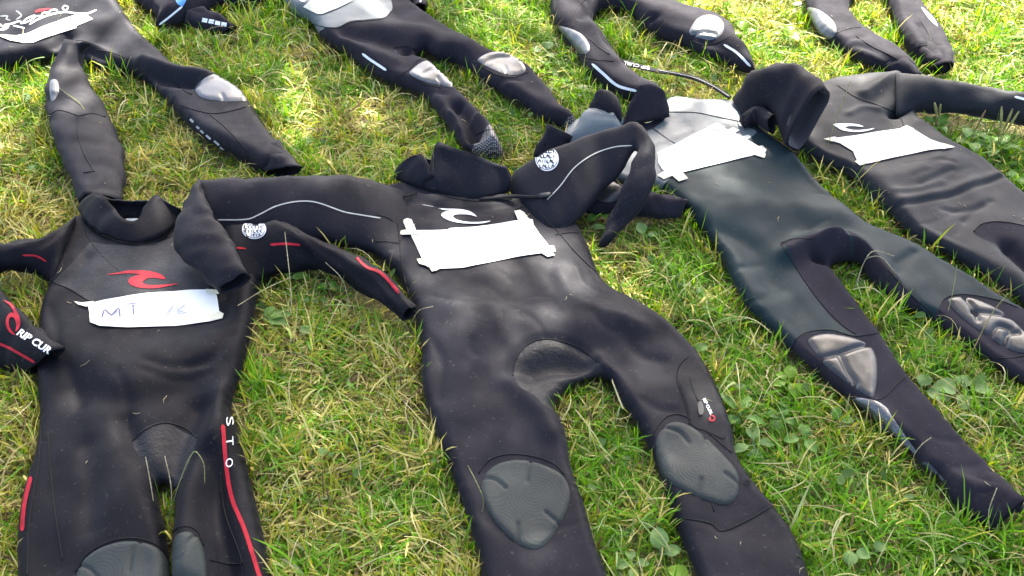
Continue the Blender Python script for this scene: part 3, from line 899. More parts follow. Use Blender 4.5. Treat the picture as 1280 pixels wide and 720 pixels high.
# ---------------------------------------------------------------- teal suit
S3 = Suit((1000, 290), 'teal smooth-skin wetsuit with shiny black knee pads, pale chest and a bunched sleeve')
shinL = [(988, 438), (1000, 420), (1020, 414), (1040, 413), (1068, 420), (1104, 416), (1180, 500), (1300, 600), (1300, 680), (1200, 680), (1040, 520)]
shinR = [(1172, 398), (1178, 376), (1188, 370), (1207, 368), (1247, 374), (1290, 392), (1420, 470), (1460, 640), (1330, 560), (1220, 470)]
b3 = S3.puff('body', [(702, 168), (736, 140), (775, 146), (812, 150), (836, 122), (880, 124), (926, 128), (946, 152), (967, 170), (993, 190), (1023, 225), (1053, 252), (1080, 274), (1110, 287), (1145, 302), (1175, 320), (1208, 338), (1240, 360), (1268, 376), (1320, 410), (1420, 480), (1490, 560),
                      (1420, 600), (1340, 525), (1281, 483), (1266, 475), (1242, 458), (1225, 446), (1204, 428), (1185, 418), (1166, 403), (1148, 394), (1125, 383), (1101, 366), (1086, 348), (1074, 330), (1054, 328), (1038, 332), (1051, 348), (1068, 371), (1086, 396), (1101, 416), (1121, 446), (1141, 473), (1173, 509), (1205, 546), (1236, 577), (1256, 602), (1269, 616), (1282, 628),
                      (1276, 640), (1256, 642), (1238, 659), (1211, 647), (1191, 628), (1172, 598), (1153, 588), (1138, 567), (1119, 552), (1088, 523), (1060, 500), (1040, 486), (1022, 468), (1002, 452), (976, 426), (950, 401), (934, 385), (916, 352), (897, 314), (878, 288), (856, 266), (824, 240), (790, 235), (752, 222), (716, 192)],
             SKIN_TEAL, T=0.029, R=0.017, step=0.0068, seed=51,
             ridges=[([(985, 318), (1010, 306), (1040, 303), (1070, 318)], 0.022, 0.022), ([(1035, 302), (1060, 300), (1085, 322), (1110, 350)], 0.018, 0.012), ([(1020, 318), (1040, 326), (1060, 330)], 0.014, -0.022),
                     ([(900, 260), (960, 255), (1040, 265)], 0.05, 0.010), ([(900, 290), (940, 310), (960, 350)], 0.03, -0.008), ([(1120, 330), (1135, 320), (1148, 312)], 0.006, -0.002), ([(1010, 288), (1022, 282), (1035, 278)], 0.004, -0.002),
                     ([(905, 330), (925, 335), (950, 326)], 0.007, -0.003), ([(1120, 345), (1132, 330), (1146, 316)], 0.005, -0.003), ([(1112, 342), (1124, 328), (1140, 314)], 0.005, -0.0025), ([(1000, 245), (1020, 240), (1045, 246)], 0.007, -0.002), ([(1160, 545), (1190, 552), (1212, 548)], 0.005, -0.0025), ([(1180, 585), (1210, 584), (1240, 578)], 0.006, -0.003), ([(1085, 505), (1120, 540), (1150, 580)], 0.02, 0.010), ([(1180, 600), (1215, 610), (1270, 618)], 0.02, 0.012), ([(1200, 625), (1230, 640), (1260, 632)], 0.02, -0.014), ([(935, 375), (955, 372), (975, 360)], 0.012, -0.003)],
             panels=[([(690, 190), (690, 120), (800, 120), (836, 112), (880, 118), (940, 122), (952, 150), (930, 158), (945, 168), (900, 190), (850, 215), (800, 245), (730, 230)], 'chest_panel', CHEST_SILVER),
                     (shinL, 'lower_leg', NEO_V), (shinR, 'lower_leg', NEO_V),
                     ([(976, 304), (992, 299), (1020, 297), (1048, 303), (1066, 318), (1078, 336), (1040, 338), (1052, 350), (1069, 372), (1087, 397), (1101, 412), (1070, 417), (1055, 408), (1036, 390), (1012, 360), (992, 330)], 'inner_thigh_panel', NEO_V),
                     ([(1052, 297), (1070, 302), (1088, 318), (1112, 338), (1130, 360), (1155, 383), (1170, 397), (1174, 410), (1148, 400), (1125, 388), (1101, 370), (1082, 346), (1072, 324)], 'inner_thigh_panel', NEO_V)])
sh3 = [o for o in S3.shells]
l3_ = S3.tube('sleeve', [((722, 178, .05), (690, 212, .03), .02), ((748, 212, .055), (700, 243, .03), .024), ((776, 231, .055), (738, 266, .02), .024), ((815, 240, .052), (796, 271, .018), .024), ((859, 249, .052), (849, 274, .018), .022)], NEO_V, seed=55)
S3.patch('sleeve_gloss_panel', [(742, 226), (765, 228), (780, 238), (774, 250), (752, 252), (738, 242)], RUBBER_GLOSS, off=0.0014, grid=4, objs=[l3_])
r3_ = S3.tube('sleeve', [((918, 124, .050), (935, 154, .040), .016), ((938, 96, .115), (948, 150, .05), .028), ((962, 81, .165), (962, 146, .06), .038), ((988, 80, .176), (972, 158, .055), .042), ((1014, 91, .174), (980, 174, .050), .044), ((1034, 110, .165), (988, 188, .046), .044)], NEO, seed=58, wrinkle=1.3, inset=0.055, lining=LINING, ex=0.7)
f3_ = S3.tube('sleeve_fold', [((926, 146, .07), (930, 160, .05), .012), ((945, 132, .09), (945, 156, .05), .016), ((967, 143, .10), (964, 166, .06), .016)], NEO, seed=59)
S3.tube('neck_fold', [((668, 196, .05), (690, 205, .03), .012), ((676, 172, .08), (708, 188, .06), .018), ((684, 157, .10), (716, 172, .085), .02)], NEO, seed=60)
S3.tube('collar_base', [((700, 186, .020), (778, 176, .030), .010), ((713, 168, .045), (777, 164, .045), .018), ((726, 150, .062), (777, 154, .058), .020), ((737, 137, .074), (776, 147, .070), .018)], CHEST_SILVER, seed=67, hollow=False, wrinkle=1.4, ex=0.7)
S3.tube('collar', [((734, 150, .045), (776, 158, .045), .012), ((736, 138, .066), (778, 150, .066), .018), ((739, 126, .088), (776, 136, .086), .018), ((745, 117, .104), (770, 121, .102), .012), ((752, 113, .110), (761, 114, .109), .005)], NEO, seed=62, hollow=False, wrinkle=0.8, ex=0.7)
S3.tube('collar', [((776, 158, .044), (836, 146, .042), .010), ((782, 144, .062), (836, 132, .060), .012), ((788, 130, .082), (834, 121, .078), .011), ((795, 117, .102), (829, 112, .096), .008), ((800, 107, .118), (812, 105, .114), .004)], NEO_V, seed=63, hollow=False, wrinkle=0.8, ex=0.6)
S3.patch('neck_patch', [(770, 148), (800, 140), (836, 134), (830, 150), (815, 161), (800, 165), (784, 163)], NEO_V, off=0.0015, objs=sh3, grid=4)
p = paper(S3, [(822, 191), (850, 178), (888, 158), (906, 161), (930, 173), (952, 186), (946, 194), (900, 205), (872, 212), (852, 217), (840, 218), (828, 213), (823, 204)],
          [[(884, 160), (896, 154), (907, 160), (900, 166)], [(900, 168), (916, 160), (924.5, 163.6), (912, 172)], [(940, 186), (952.7, 183), (958, 189), (956, 192), (957, 195), (955, 199), (940, 194)], [(821.4, 220), (831.6, 214), (846, 212), (850, 217), (830, 225)], [(832, 214), (846, 209), (852, 216), (859.7, 224.5), (848.7, 228)]], objs=sh3)
for k in range(11):
    x, y = 812 + k * 5.2, 187 - k * 1.9
    S3.stripe('chest_lettering', [(x, y), (x + 1.2, y - 5), (x + 3.6, y - 6), (x + 3.2, y - 1)], GREY_PRINT, 0.8, objs=sh3, off=0.002)
S3.seam([(836, 140), (870, 141), (900, 147), (925, 152)], 0.0013)
S3.seam([(815, 160), (832, 172), (848, 182)], 0.0012)
for pl, cuts in (([(1010, 427), (1014, 421), (1032, 417), (1055, 420), (1072, 424.5), (1087, 432), (1095, 445), (1097, 465), (1095, 490), (1090, 497), (1070, 486), (1050, 472), (1032, 457), (1022, 445)],
                  [[(1018, 451), (1046, 445), (1068, 437), (1090, 431)], [(1050, 449), (1058, 466), (1070, 482)]]),
                 ([(1185, 375), (1200, 371), (1222, 375), (1242, 384), (1260, 395), (1280, 415), (1291, 430), (1285, 441), (1270, 440), (1252, 432), (1235, 420), (1215, 407), (1192, 387)],
                  [[(1205, 373), (1216, 388), (1222, 402)], [(1215, 392), (1240, 394), (1264, 397)], [(1238, 420), (1246, 410), (1262, 414)], [(1256, 432), (1258, 421), (1274, 418)]])):
    S3.patch('knee_pad', pl, RUBBER_GLOSS, off=0.0008, bulge=0.0075, edge=12, grid=2.4, cuts=cuts, cut_w=3.0)
for q in ([(990, 434), (998, 421), (1015, 414), (1040, 413), (1068, 420), (1101, 416)], [(1052, 492), (1062, 497), (1100, 499), (1122, 480), (1136, 466)], [(1174, 390), (1178, 376), (1188, 370), (1207, 368), (1247, 375), (1272, 384)], [(1225, 444), (1255, 448), (1290, 443)],
          [(976, 304), (992, 330), (1012, 360), (1036, 390), (1055, 408), (1070, 418)], [(1110, 337), (1130, 360), (1155, 383), (1168, 395)], [(976, 304), (990, 299), (1018, 298)]):
    S3.seam(q, 0.0012)
S3.seam([(930, 150), (945, 158), (968, 175), (990, 190)], 0.0015)
S3.tube('ankle_cuff', [((1243, 588, .040), (1188, 622, .014), .016), ((1262, 606, .044), (1208, 644, .012), .018), ((1281, 625, .046), (1238, 661, .012), .019)], NEO_V, seed=64, wrinkle=1.3)
S3.patch('shin_guard', [(1066, 498), (1090, 500), (1106, 508), (1116, 522), (1132, 545), (1146, 566), (1138, 566), (1118, 548), (1098, 528), (1084, 515)], SHINE, off=0.001, bulge=0.004, edge=6, grid=3)
S3.patch('shin_guard', [(1152, 578), (1160, 578), (1176, 594), (1184, 604), (1172, 598)], RUBBER_GLOSS, off=0.001, bulge=0.002, edge=5, grid=3)
S3.stripe('shin_print', [(1088, 520), (1104, 532), (1122, 550)], NAVY, 4.0, off=0.0045)
lea = S3.tube('zip_leash', [((778, 74, .045), (776, 79, .043), .002), ((800, 80, .05), (798, 86, .048), .002), ((822, 86, .052), (820, 91, .05), .002), ((846, 90, .05), (845, 95, .048), .002), ((872, 96, .05), (869, 101, .048), .002), ((892, 106, .05), (889, 110, .048), .002), ((914, 120, .055), (911, 124, .053), .002)], BLACK, n=10, hollow=False, wrinkle=0.2, reg=False)
S3.text('leash_lettering', 'RIP CURL', (812, 84.2), (-32, -7.5), (-0.8, 3.6), WHITE, objs=[lea], parent=lea)
S3.stripe('leash_trim', [(822, 87.5), (846, 92), (870, 98), (890, 107), (912, 121)], GREY_PRINT, 0.9, objs=[lea], parent=lea)

# ---------------------------------------------------------------- far right suit
S4 = Suit((1180, 230), 'dark grey creased wetsuit at the right edge with blank white chest label')
b4 = S4.puff('body', [(1000, 120), (1036, 98), (1066, 93), (1100, 91), (1136, 96), (1150, 118), (1146, 142), (1162, 154), (1182, 171), (1204, 181), (1232, 197), (1254, 217), (1285, 243), (1340, 285), (1420, 340), (1540, 420), (1540, 470), (1450, 440), (1390, 400), (1330, 350), (1310, 345), (1330, 385), (1400, 440), (1500, 520), (1440, 540), (1340, 440), (1262, 368), (1210, 334), (1178, 316), (1150, 302), (1132, 288), (1110, 266), (1092, 251), (1064, 222), (1030, 206), (1002, 188), (990, 160)],
             SKIN_GREY, T=0.036, R=0.022, step=0.006, seed=61,
             ridges=[([(1111, 261), (1151, 251), (1194, 242), (1224, 230), (1252, 220)], 0.006, -0.006), ([(1111, 256), (1151, 246), (1194, 236), (1224, 224), (1252, 215)], 0.014, 0.004), ([(1105, 222), (1150, 212), (1200, 200)], 0.03, 0.004), ([(1205, 275), (1220, 262), (1238, 250)], 0.006, -0.004),
                     ([(1118, 140), (1135, 130), (1148, 118)], 0.014, -0.022),
                     ([(1130, 205), (1160, 205), (1186, 200)], 0.006, -0.0014), ([(1140, 222), (1165, 214), (1180, 205)], 0.005, -0.0014), ([(1190, 225), (1200, 215), (1216, 208)], 0.006, -0.0014), ([(1120, 240), (1150, 236), (1178, 228)], 0.008, 0.003), ([(1150, 280), (1175, 272), (1196, 262)], 0.006, -0.0014), ([(1196, 290), (1206, 278), (1222, 268)], 0.006, -0.0014), ([(1060, 145), (1080, 135), (1100, 134)], 0.008, 0.004), ([(1080, 120), (1100, 108), (1120, 98)], 0.02, 0.012), ([(1150, 232), (1170, 222), (1190, 214)], 0.006, -0.003), ([(1160, 210), (1176, 204), (1190, 206)], 0.006, -0.0025), ([(1180, 260), (1205, 262), (1230, 255)], 0.008, -0.003), ([(1262, 308), (1280, 325), (1300, 345)], 0.02, -0.02)],
             panels=[([(1217, 290), (1225, 281), (1245, 277), (1275, 281), (1305, 292), (1320, 340), (1305, 350), (1278, 328), (1262, 308), (1236, 302)], 'crotch_panel', NEO_V)])
r4_ = S4.tube('sleeve', [((1120, 92, .06), (1120, 146, .03), .02), ((1146, 94, .085), (1150, 140, .03), .03), ((1180, 101, .09), (1182, 140, .035), .032), ((1225, 109, .088), (1225, 146, .035), .03), ((1280, 117, .085), (1278, 154, .03), .028), ((1340, 127, .07), (1335, 160, .03), .024)], SKIN_GREY, seed=66)
paper(S4, [(1032, 175), (1060, 171), (1087, 167), (1133, 160), (1142, 163), (1163, 175), (1191, 185.5), (1163, 188.5), (1133, 194.6), (1100, 202), (1078, 207), (1072, 204), (1066, 190), (1050, 180)],
      [[(1029, 175), (1043, 172), (1052, 176), (1040, 178)], [(1068, 203), (1082, 198), (1090, 203), (1075, 208.5)], [(1126, 161), (1133, 158), (1143, 163), (1132, 165)], [(1176, 180), (1193, 185), (1178, 188)]], objs=[b4])
S4.patch('chest_logo', [(1041, 156), (1053, 155), (1072, 156), (1079, 159), (1062.5, 158), (1056, 160), (1065.5, 163), (1081, 162.5), (1093, 160.7), (1084, 164), (1068.6, 165.5), (1053, 163.4), (1046, 159.4)], WHITE, off=0.0018, grid=2.5, objs=[b4])
for q in ([(1047, 107), (1072, 123), (1093, 130), (1117, 140), (1127, 150), (1130, 160)], [(1217, 290), (1225, 281), (1245, 277), (1275, 281), (1300, 290)], [(1150, 143), (1180, 146), (1220, 150)]):
    S4.seam(q, 0.0013)
S4.stripe('sleeve_print', [(1268, 121), (1276, 123), (1284, 125)], WHITE, 3.0, objs=[r4_])

# ---------------------------------------------------------------- top left suit
S5 = Suit((150, 60), 'black wetsuit at the top left with flowing white script print above a taped strip')
b5 = S5.puff('body', [(-130, 80), (-140, -10), (-60, -50), (40, -60), (120, -40), (146, 0), (157, 17), (176, 41), (201, 63), (218, 79), (250, 86), (273, 94), (300, 110), (313, 127), (331, 156), (353, 181), (371, 202), (374, 212), (332, 217), (312, 206), (281, 190), (250, 170), (225, 145), (200, 117), (184, 103), (160, 93), (132, 88), (108, 78), (86, 74), (55, 78), (25, 84), (-40, 88)],
             NEO, T=0.045, R=0.03, seed=71,
             ridges=[([(110, 62), (140, 74), (170, 88)], 0.02, -0.015), ([(184, 92), (215, 100), (240, 104)], 0.02, -0.022), ([(180, 75), (215, 88), (260, 96)], 0.02, 0.012), ([(96, 55), (120, 58), (150, 76)], 0.012, 0.012), ([(60, 62), (75, 52), (84, 46)], 0.018, -0.018), ([(60, 40), (110, 32), (150, 30)], 0.05, 0.010)])
l5_ = S5.tube('leg', [((82, 50, .105), (112, 56, .10), .012), ((74, 66, .10), (104, 66, .07), .02), ((62, 90, .08), (104, 92, .035), .028), ((58, 112, .07), (116, 112, .03), .03), ((59, 140, .062), (134, 140, .026), .028), ((66, 170, .055), (148, 172, .024), .026), ((77, 198, .052), (156, 197, .024), .024), ((88, 222, .050), (156, 224, .024), .022), ((99, 250, .048), (152, 254, .024), .022)], NEO, seed=73)
S5.tube('ankle_cuff', [((352, 178, .048), (300, 200, .014), .019), ((364, 194, .050), (316, 209, .013), .020), ((376, 210, .050), (332, 219, .012), .020)], NEO, seed=74)
S5.patch('knee_pad', [(244, 112), (250, 102), (267, 93), (282, 100), (300, 112), (311, 125), (295, 127), (272, 126), (252, 122)], RUBBER_PALE, off=0.0008, bulge=0.004, edge=5, grid=2.4, cuts=[[(280, 125), (278, 120)]], objs=[b5])
S5.patch('knee_pad', [(64, 100), (71, 100), (74, 110), (72, 120), (65, 127), (62, 112)], RUBBER_PALE, off=0.0008, bulge=0.003, edge=4, grid=2.0, objs=[l5_])
paper(S5, [(-4, 45), (20, 45.5), (36.6, 42), (55.5, 33), (78, 24.4), (103, 17), (116.6, 24.4), (95.5, 33), (95.5, 35.5), (78, 40.5), (55.5, 49), (42, 54), (29, 54.4), (13, 52)], [[(-4, 45), (20, 45.5), (29, 54.4), (13, 52)]], objs=[b5])
sc9 = lambda q: [(x / 9.0, y / 9.0) for x, y in q]
for q in ([(-20, 340), (60, 330), (100, 300), (40, 290), (130, 270), (230, 240), (240, 268), (300, 215), (380, 180), (405, 185), (330, 240), (245, 270)], [(150, 290), (280, 320)], [(330, 280), (420, 225), (560, 170), (720, 140), (860, 152), (980, 156), (1085, 115)],
          [(400, 185), (470, 180), (480, 150), (550, 142), (570, 120), (640, 115), (645, 140), (705, 138)], [(740, 125), (705, 95), (730, 68), (768, 85), (740, 130)], [(-20, 265), (30, 300), (60, 320)]):
    S5.stripe('script_print', sc9(q), WHITE, 2.0, objs=[b5])
for q in ([(0, 185), (90, 185), (70, 215), (120, 232)], [(180, 120), (240, 170), (235, 190), (180, 225)]):
    S5.stripe('script_print', sc9(q), GREY_PRINT, 2.0, objs=[b5])
S5.patch('red_print', sc9([(390, 140), (420, 110), (520, 95), (580, 100), (500, 125), (420, 145)]), RED, off=0.0016, grid=2, objs=[b5])
for x, y, l in ((238, 149, 6), (246, 158, 5), (251, 163, 6), (258, 169, 8), (268, 176, 9), (275, 184, 8)):
    S5.block('leg_print', (x, y), (x + l * 0.7, y + l * 0.62), 2.6, WHITE_DULL, objs=[b5])
for q in ([(60, 145), (72, 138), (84, 140), (98, 145)], [(98, 145), (97, 165), (104, 190), (118, 215)], [(98, 145), (115, 142), (132, 146)], [(104, 216), (118, 214)], [(240, 118), (228, 112), (215, 100)], [(222, 130), (245, 138), (268, 142), (300, 136), (316, 130)], [(262, 143), (280, 158), (300, 178), (320, 200)], [(120, 62), (140, 66), (160, 74)], [(244, 114), (252, 99), (268, 91), (285, 98), (304, 112)]):
    S5.seam(q, 0.0013)

# ---------------------------------------------------------------- sleeves of the suit above
S6 = Suit((235, 5), 'dark wetsuit cut by the top edge, blue mark and white stripe on its folded cuff')
b6 = S6.puff('body', [(120, -70), (146, -8), (165, -2), (182, 10), (197, 21), (192, 31), (205, 35), (220, 33), (236, 28), (254, 18), (276, 7), (300, 8), (325, 4), (346, -12), (360, -70), (300, -110), (180, -120)], NEO_V, T=0.06, R=0.045, seed=81,
             ridges=[([(205, 28), (230, 8), (250, -20)], 0.02, 0.012), ([(240, 22), (260, 5), (285, -10)], 0.02, -0.012)])
r6_ = S6.tube('sleeve', [((240, 12, .05), (232, 30, .02), .018), ((258, 12, .05), (250, 36, .018), .022), ((276, 19, .046), (266, 41, .016), .022), ((294, 32, .04), (284, 43, .014), .018)], NEO_V, seed=83)
S6.stripe('cuff_stripe', [(199, 31), (212, 21), (228, 8)], WHITE, 2.4, objs=[b6])
S6.patch('blue_mark', [(219, -4), (233, -4), (228, 8), (222, 5)], BLUE, off=0.0016, grid=2.5, objs=[b6])
for x, y in ((253, 25), (261, 26.5), (269, 28.5), (277, 30)):
    S6.block('sleeve_print', (x, y), (x + 6.5, y + 1.2), 5.0, WHITE, objs=[r6_])

# ---------------------------------------------------------------- top middle suit
S7 = Suit((500, 50), 'black wetsuit at the top middle with sage chest patch and ribbed ankle cuffs')
b7 = S7.puff('body', [(348, -20), (358, 4), (368, 17), (390, 29), (403, 47), (422, 61), (440, 73), (460, 88), (481, 101), (511, 113), (534, 124), (548, 142), (561, 158), (573, 176), (580, 187), (598, 196), (613, 201), (626, 198), (630, 189), (625, 175), (618, 161), (607, 147), (594, 132), (583, 121), (573, 111), (556, 93), (541, 78), (530, 73), (519, 68), (532, 65), (547, 75), (570, 81), (590, 91), (610, 105), (636, 123), (660, 137), (682, 153), (698, 160), (711, 163), (721, 156), (718, 143), (702, 130), (688, 111), (675, 95), (660, 80), (636, 67), (606, 59), (581, 45), (551, 27), (526, 10), (506, -8), (470, -60), (390, -70)],
             NEO_V, T=0.045, R=0.03, seed=85,
             ridges=[([(430, 40), (470, 48), (510, 60)], 0.03, -0.012), ([(415, 45), (450, 60), (490, 75)], 0.03, 0.012), ([(480, 35), (530, 40), (580, 58)], 0.04, 0.010), ([(505, 62), (520, 58), (540, 68)], 0.012, -0.012), ([(572, 128), (586, 148), (592, 168)], 0.02, -0.030), ([(595, 145), (610, 160), (618, 180)], 0.016, 0.016), ([(560, 140), (570, 160), (580, 180)], 0.014, 0.012), ([(505, 98), (530, 108), (555, 114)], 0.008, -0.006), ([(600, 88), (625, 98), (650, 98)], 0.008, -0.005)],
             panels=[([(340, -40), (358, -2), (372, 18), (386, 27), (402, 32), (420, 34), (440, 27), (460, 25), (480, 22), (490, 12), (489, 0), (480, -40)], 'chest_patch', SKIN_SILVER),
                     ([(592, 176), (600, 168), (614, 163), (626, 166), (640, 190), (630, 205), (600, 203), (576, 190), (570, 176), (580, 180)], 'ankle_cuff', RIB),
                     ([(696, 152), (706, 146), (722, 142), (730, 158), (710, 170), (697, 164)], 'ankle_cuff', RIB)])
S7.patch('knee_pad', [(512, 92), (517, 85), (532, 76), (540, 80), (557, 95), (569, 109), (552, 107), (530, 102)], RUBBER_PALE, off=0.0008, bulge=0.004, edge=5, grid=2.2, cuts=[[(528, 94), (540, 88)], [(552, 106), (548, 99)]], objs=S7.shells[:1])
S7.patch('knee_pad', [(597, 75), (612, 66), (632, 65), (647, 72), (657, 85), (655, 91), (637, 94), (617, 87), (605, 81)], RUBBER_PALE, off=0.0008, bulge=0.004, edge=5, grid=2.2, cuts=[[(606, 79), (622, 73), (640, 73)], [(634, 93), (632, 86)]], objs=S7.shells[:1])
paper(S7, [(380, 9), (396, -6), (410, -12), (450, -12), (440, 2), (422, 11), (404, 18), (398, 18.5)], [[(380, 9), (386, 4), (400, 18), (396, 18)]], objs=S7.shells)
S7.stripe('thigh_print', [(453, 67), (462, 74), (471, 80), (483, 88)], WHITE, 3.0)
S7.stripe('chest_print', [(374, 0), (380, 2), (384, -2)], WHITE, 2.0)
for q in ([(496, 97), (510, 88), (522, 76), (534, 72)], [(514, 96), (530, 105), (552, 110)], [(592, 76), (604, 84), (622, 94), (642, 97), (660, 90)], [(596, 168), (606, 163), (620, 162)], [(492, 60), (510, 58), (520, 62)], [(386, 28), (402, 33), (420, 35), (440, 28), (460, 26), (480, 23), (490, 13)]):
    S7.seam(q, 0.0013)

# ---------------------------------------------------------------- legs, top right of the middle
S8 = Suit((780, 20), 'grey-violet wetsuit legs near the top with pale knee pads and white shin stripes')
b8 = S8.puff('body', [(700, -70), (690, -20), (689, 14), (697, 35), (711, 55), (723, 69), (733, 92), (752, 105), (768, 116), (786, 127), (812, 130), (834, 120), (820, 105), (800, 94), (779, 77), (768, 62), (753, 39), (741, 24), (747, 15), (770, 14), (790, 19), (801, 29), (816, 42), (836, 53), (857, 60), (880, 71), (905, 80), (930, 92), (944, 88), (937, 63), (924, 48), (917, 33), (899, 17), (877, 9), (855, 3), (835, -8), (820, -50), (770, -90)],
             NEO_V, T=0.05, R=0.03, seed=91, ridges=[([(728, 22), (734, 12), (732, -4)], 0.012, -0.012), ([(795, 22), (805, 20), (818, 20)], 0.012, -0.02), ([(880, 50), (900, 56), (930, 80)], 0.02, -0.012), ([(745, 45), (752, 58), (770, 75)], 0.02, 0.008)])
S8.patch('knee_pad', [(697.5, 33), (713, 36), (728, 44), (736.5, 57), (735, 66), (725, 67), (713, 53)], RUBBER_PALE, off=0.0008, bulge=0.003, edge=4, grid=2.2)
S8.patch('knee_pad', [(862, 42), (866, 30), (872, 23), (883, 18.6), (897, 21), (905, 30), (902, 43), (890, 50), (876, 48)], RUBBER_PALE, off=0.0008, bulge=0.006, edge=8, grid=2.2, cuts=[[(868, 44), (880, 42), (895, 44)]])
S8.stripe('shin_stripe', [(740, 80), (754, 92), (772, 107), (796, 114)], WHITE, 3.4)
S8.stripe('shin_stripe', [(905, 56), (921, 66), (938, 83)], WHITE, 3.0)
for q in ([(716, 35), (715, 22), (722, 8), (732, -2)], [(724, 69), (745, 75), (767, 76)], [(752, 47), (765, 62), (785, 84), (800, 96)], [(860, 48), (880, 56), (905, 50), (918, 40)], [(735, 47), (750, 60), (762, 68)]):
    S8.seam(q, 0.0013)

# ---------------------------------------------------------------- legs at the top right
S9 = Suit((1090, 15), 'sunlit grey wetsuit legs at the top right with silvery knees and open cuffs')
b9 = S9.puff('body', [(1000, -60), (1005, -10), (1010, 16), (1022, 40), (1045, 58), (1072, 78), (1100, 90), (1128, 96), (1152, 96), (1146, 80), (1121, 57), (1096, 42), (1076, 27), (1062, 8), (1075, -8), (1095, -12), (1107, 2), (1115, 18), (1122, 38), (1135, 61), (1150, 76), (1165, 88), (1178, 91), (1193, 78), (1190, 60), (1181, 37), (1166, 17), (1152, -2), (1150, -60), (1080, -110)],
             NEO_V, T=0.045, R=0.03, seed=95, ridges=[([(1058, 50), (1090, 62), (1120, 78)], 0.01, -0.008), ([(1150, 30), (1160, 45), (1166, 65)], 0.01, -0.007), ([(1140, 60), (1152, 56), (1170, 58)], 0.008, -0.006), ([(1045, 48), (1060, 48), (1075, 44)], 0.01, -0.006)])
S9.patch('knee_pad', [(1009, 10), (1022, 12), (1042, 27), (1045, 42), (1032, 50), (1017, 30)], RUBBER_PALE, off=0.0008, bulge=0.003, edge=4, grid=2.2)
S9.patch('knee_pad', [(1152, 9), (1167, 22), (1172, 33), (1160, 22)], RUBBER_PALE, off=0.0008, bulge=0.002, edge=4, grid=2.2)
for q in ([(1044, 42), (1060, 36), (1076, 34)], [(1070, 45), (1090, 58), (1115, 70), (1140, 86)], [(1150, 25), (1160, 40), (1166, 62)], [(1136, 62), (1152, 57), (1170, 57)]):
    S9.seam(q, 0.0013)
S9.tube('ankle_cuff', [((1133, 70, .05), (1085, 84, .014), .02), ((1144, 82, .05), (1108, 92, .013), .02), ((1152, 92, .048), (1128, 98, .012), .018)], NEO_V, seed=101)
S9.tube('ankle_cuff', [((1190, 58, .048), (1133, 60, .016), .02), ((1193, 70, .05), (1148, 76, .014), .02), ((1191, 80, .048), (1166, 91, .012), .019)], NEO_V, seed=102)

# ---------------------------------------------------------------- sleeve end at the top
S10 = Suit((520, -20), 'dark wetsuit sleeve end with white stripe poking in at the top middle')
S10.puff('body', [(480, -90), (500, -50), (540, -45), (600, -60), (640, -100), (560, -130)], NEO, T=0.06, R=0.05, seed=99)
r10 = S10.tube('sleeve', [((505, -55, .05), (540, -55, .03), .02), ((508, -25, .05), (540, -22, .03), .022), ((512, -4, .045), (536, -2, .02), .02), ((520, 8, .04), (533, 12, .02), .016)], NEO, seed=98)
S10.stripe('cuff_stripe', [(527, -8), (526, 0), (524, 6)], WHITE, 2.0, objs=[r10])

# ================================================================== WHERE THE SUITS LIE
CV, CFc = [], []
for o in SUITS:
    k = len(CV)
    CV += [tuple(v.co) for v in o.data.vertices]
    CFc += [[k + i for i in p.vertices] for p in o.data.polygons]
ALL = BVHTree.FromPolygons(CV, CFc)
CELL = 0.01
OX0, OX1, OY0, OY1 = -2.7, 2.7, 0.35, 4.2
ONX, ONY = int((OX1 - OX0) / CELL), int((OY1 - OY0) / CELL)
TOPZ = np.full((ONX, ONY), -1.0)
BOTZ = np.full((ONX, ONY), 9.0)
bb = np.array(CV)
dn, up_ = Vector((0, 0, -1)), Vector((0, 0, 1))
occ = np.zeros((ONX, ONY), bool)
ii = np.clip(((bb[:, 0] - OX0) / CELL).astype(int), 0, ONX - 1); jj = np.clip(((bb[:, 1] - OY0) / CELL).astype(int), 0, ONY - 1)
occ[ii, jj] = True
dil = occ.copy()
for _ in range(2):
    q = dil.copy()
    q[1:] |= dil[:-1]; q[:-1] |= dil[1:]; q[:, 1:] |= dil[:, :-1]; q[:, :-1] |= dil[:, 1:]
    dil = q
for i, j in np.argwhere(dil):
    x, y = OX0 + (i + .5) * CELL, OY0 + (j + .5) * CELL
    h = ALL.ray_cast(Vector((x, y, 1.0)), dn)
    if h[0] is not None:
        TOPZ[i, j] = h[0].z
        BOTZ[i, j] = ALL.ray_cast(Vector((x, y, -0.2)), up_)[0].z


def cover(x, y):
    i = np.clip(((x - OX0) / CELL).astype(int), 0, ONX - 1); j = np.clip(((y - OY0) / CELL).astype(int), 0, ONY - 1)
    ok = (x > OX0) & (x < OX1) & (y > OY0) & (y < OY1)
    return np.where(ok, TOPZ[i, j], -1.0), np.where(ok, BOTZ[i, j], 9.0)


# ================================================================== GRASS
GRASS = leaf_mat('grass_blades', True, trans=0.42, rough=0.42)


def spots(x, y, lst):
    f = np.zeros(len(x))
    for px, py, r, a in lst:
        c = W([(px, py)], 0.0)[0]
        f += a * np.exp(-(((x - c[0]) ** 2 + (y - c[1]) ** 2) / r ** 2))
    return f


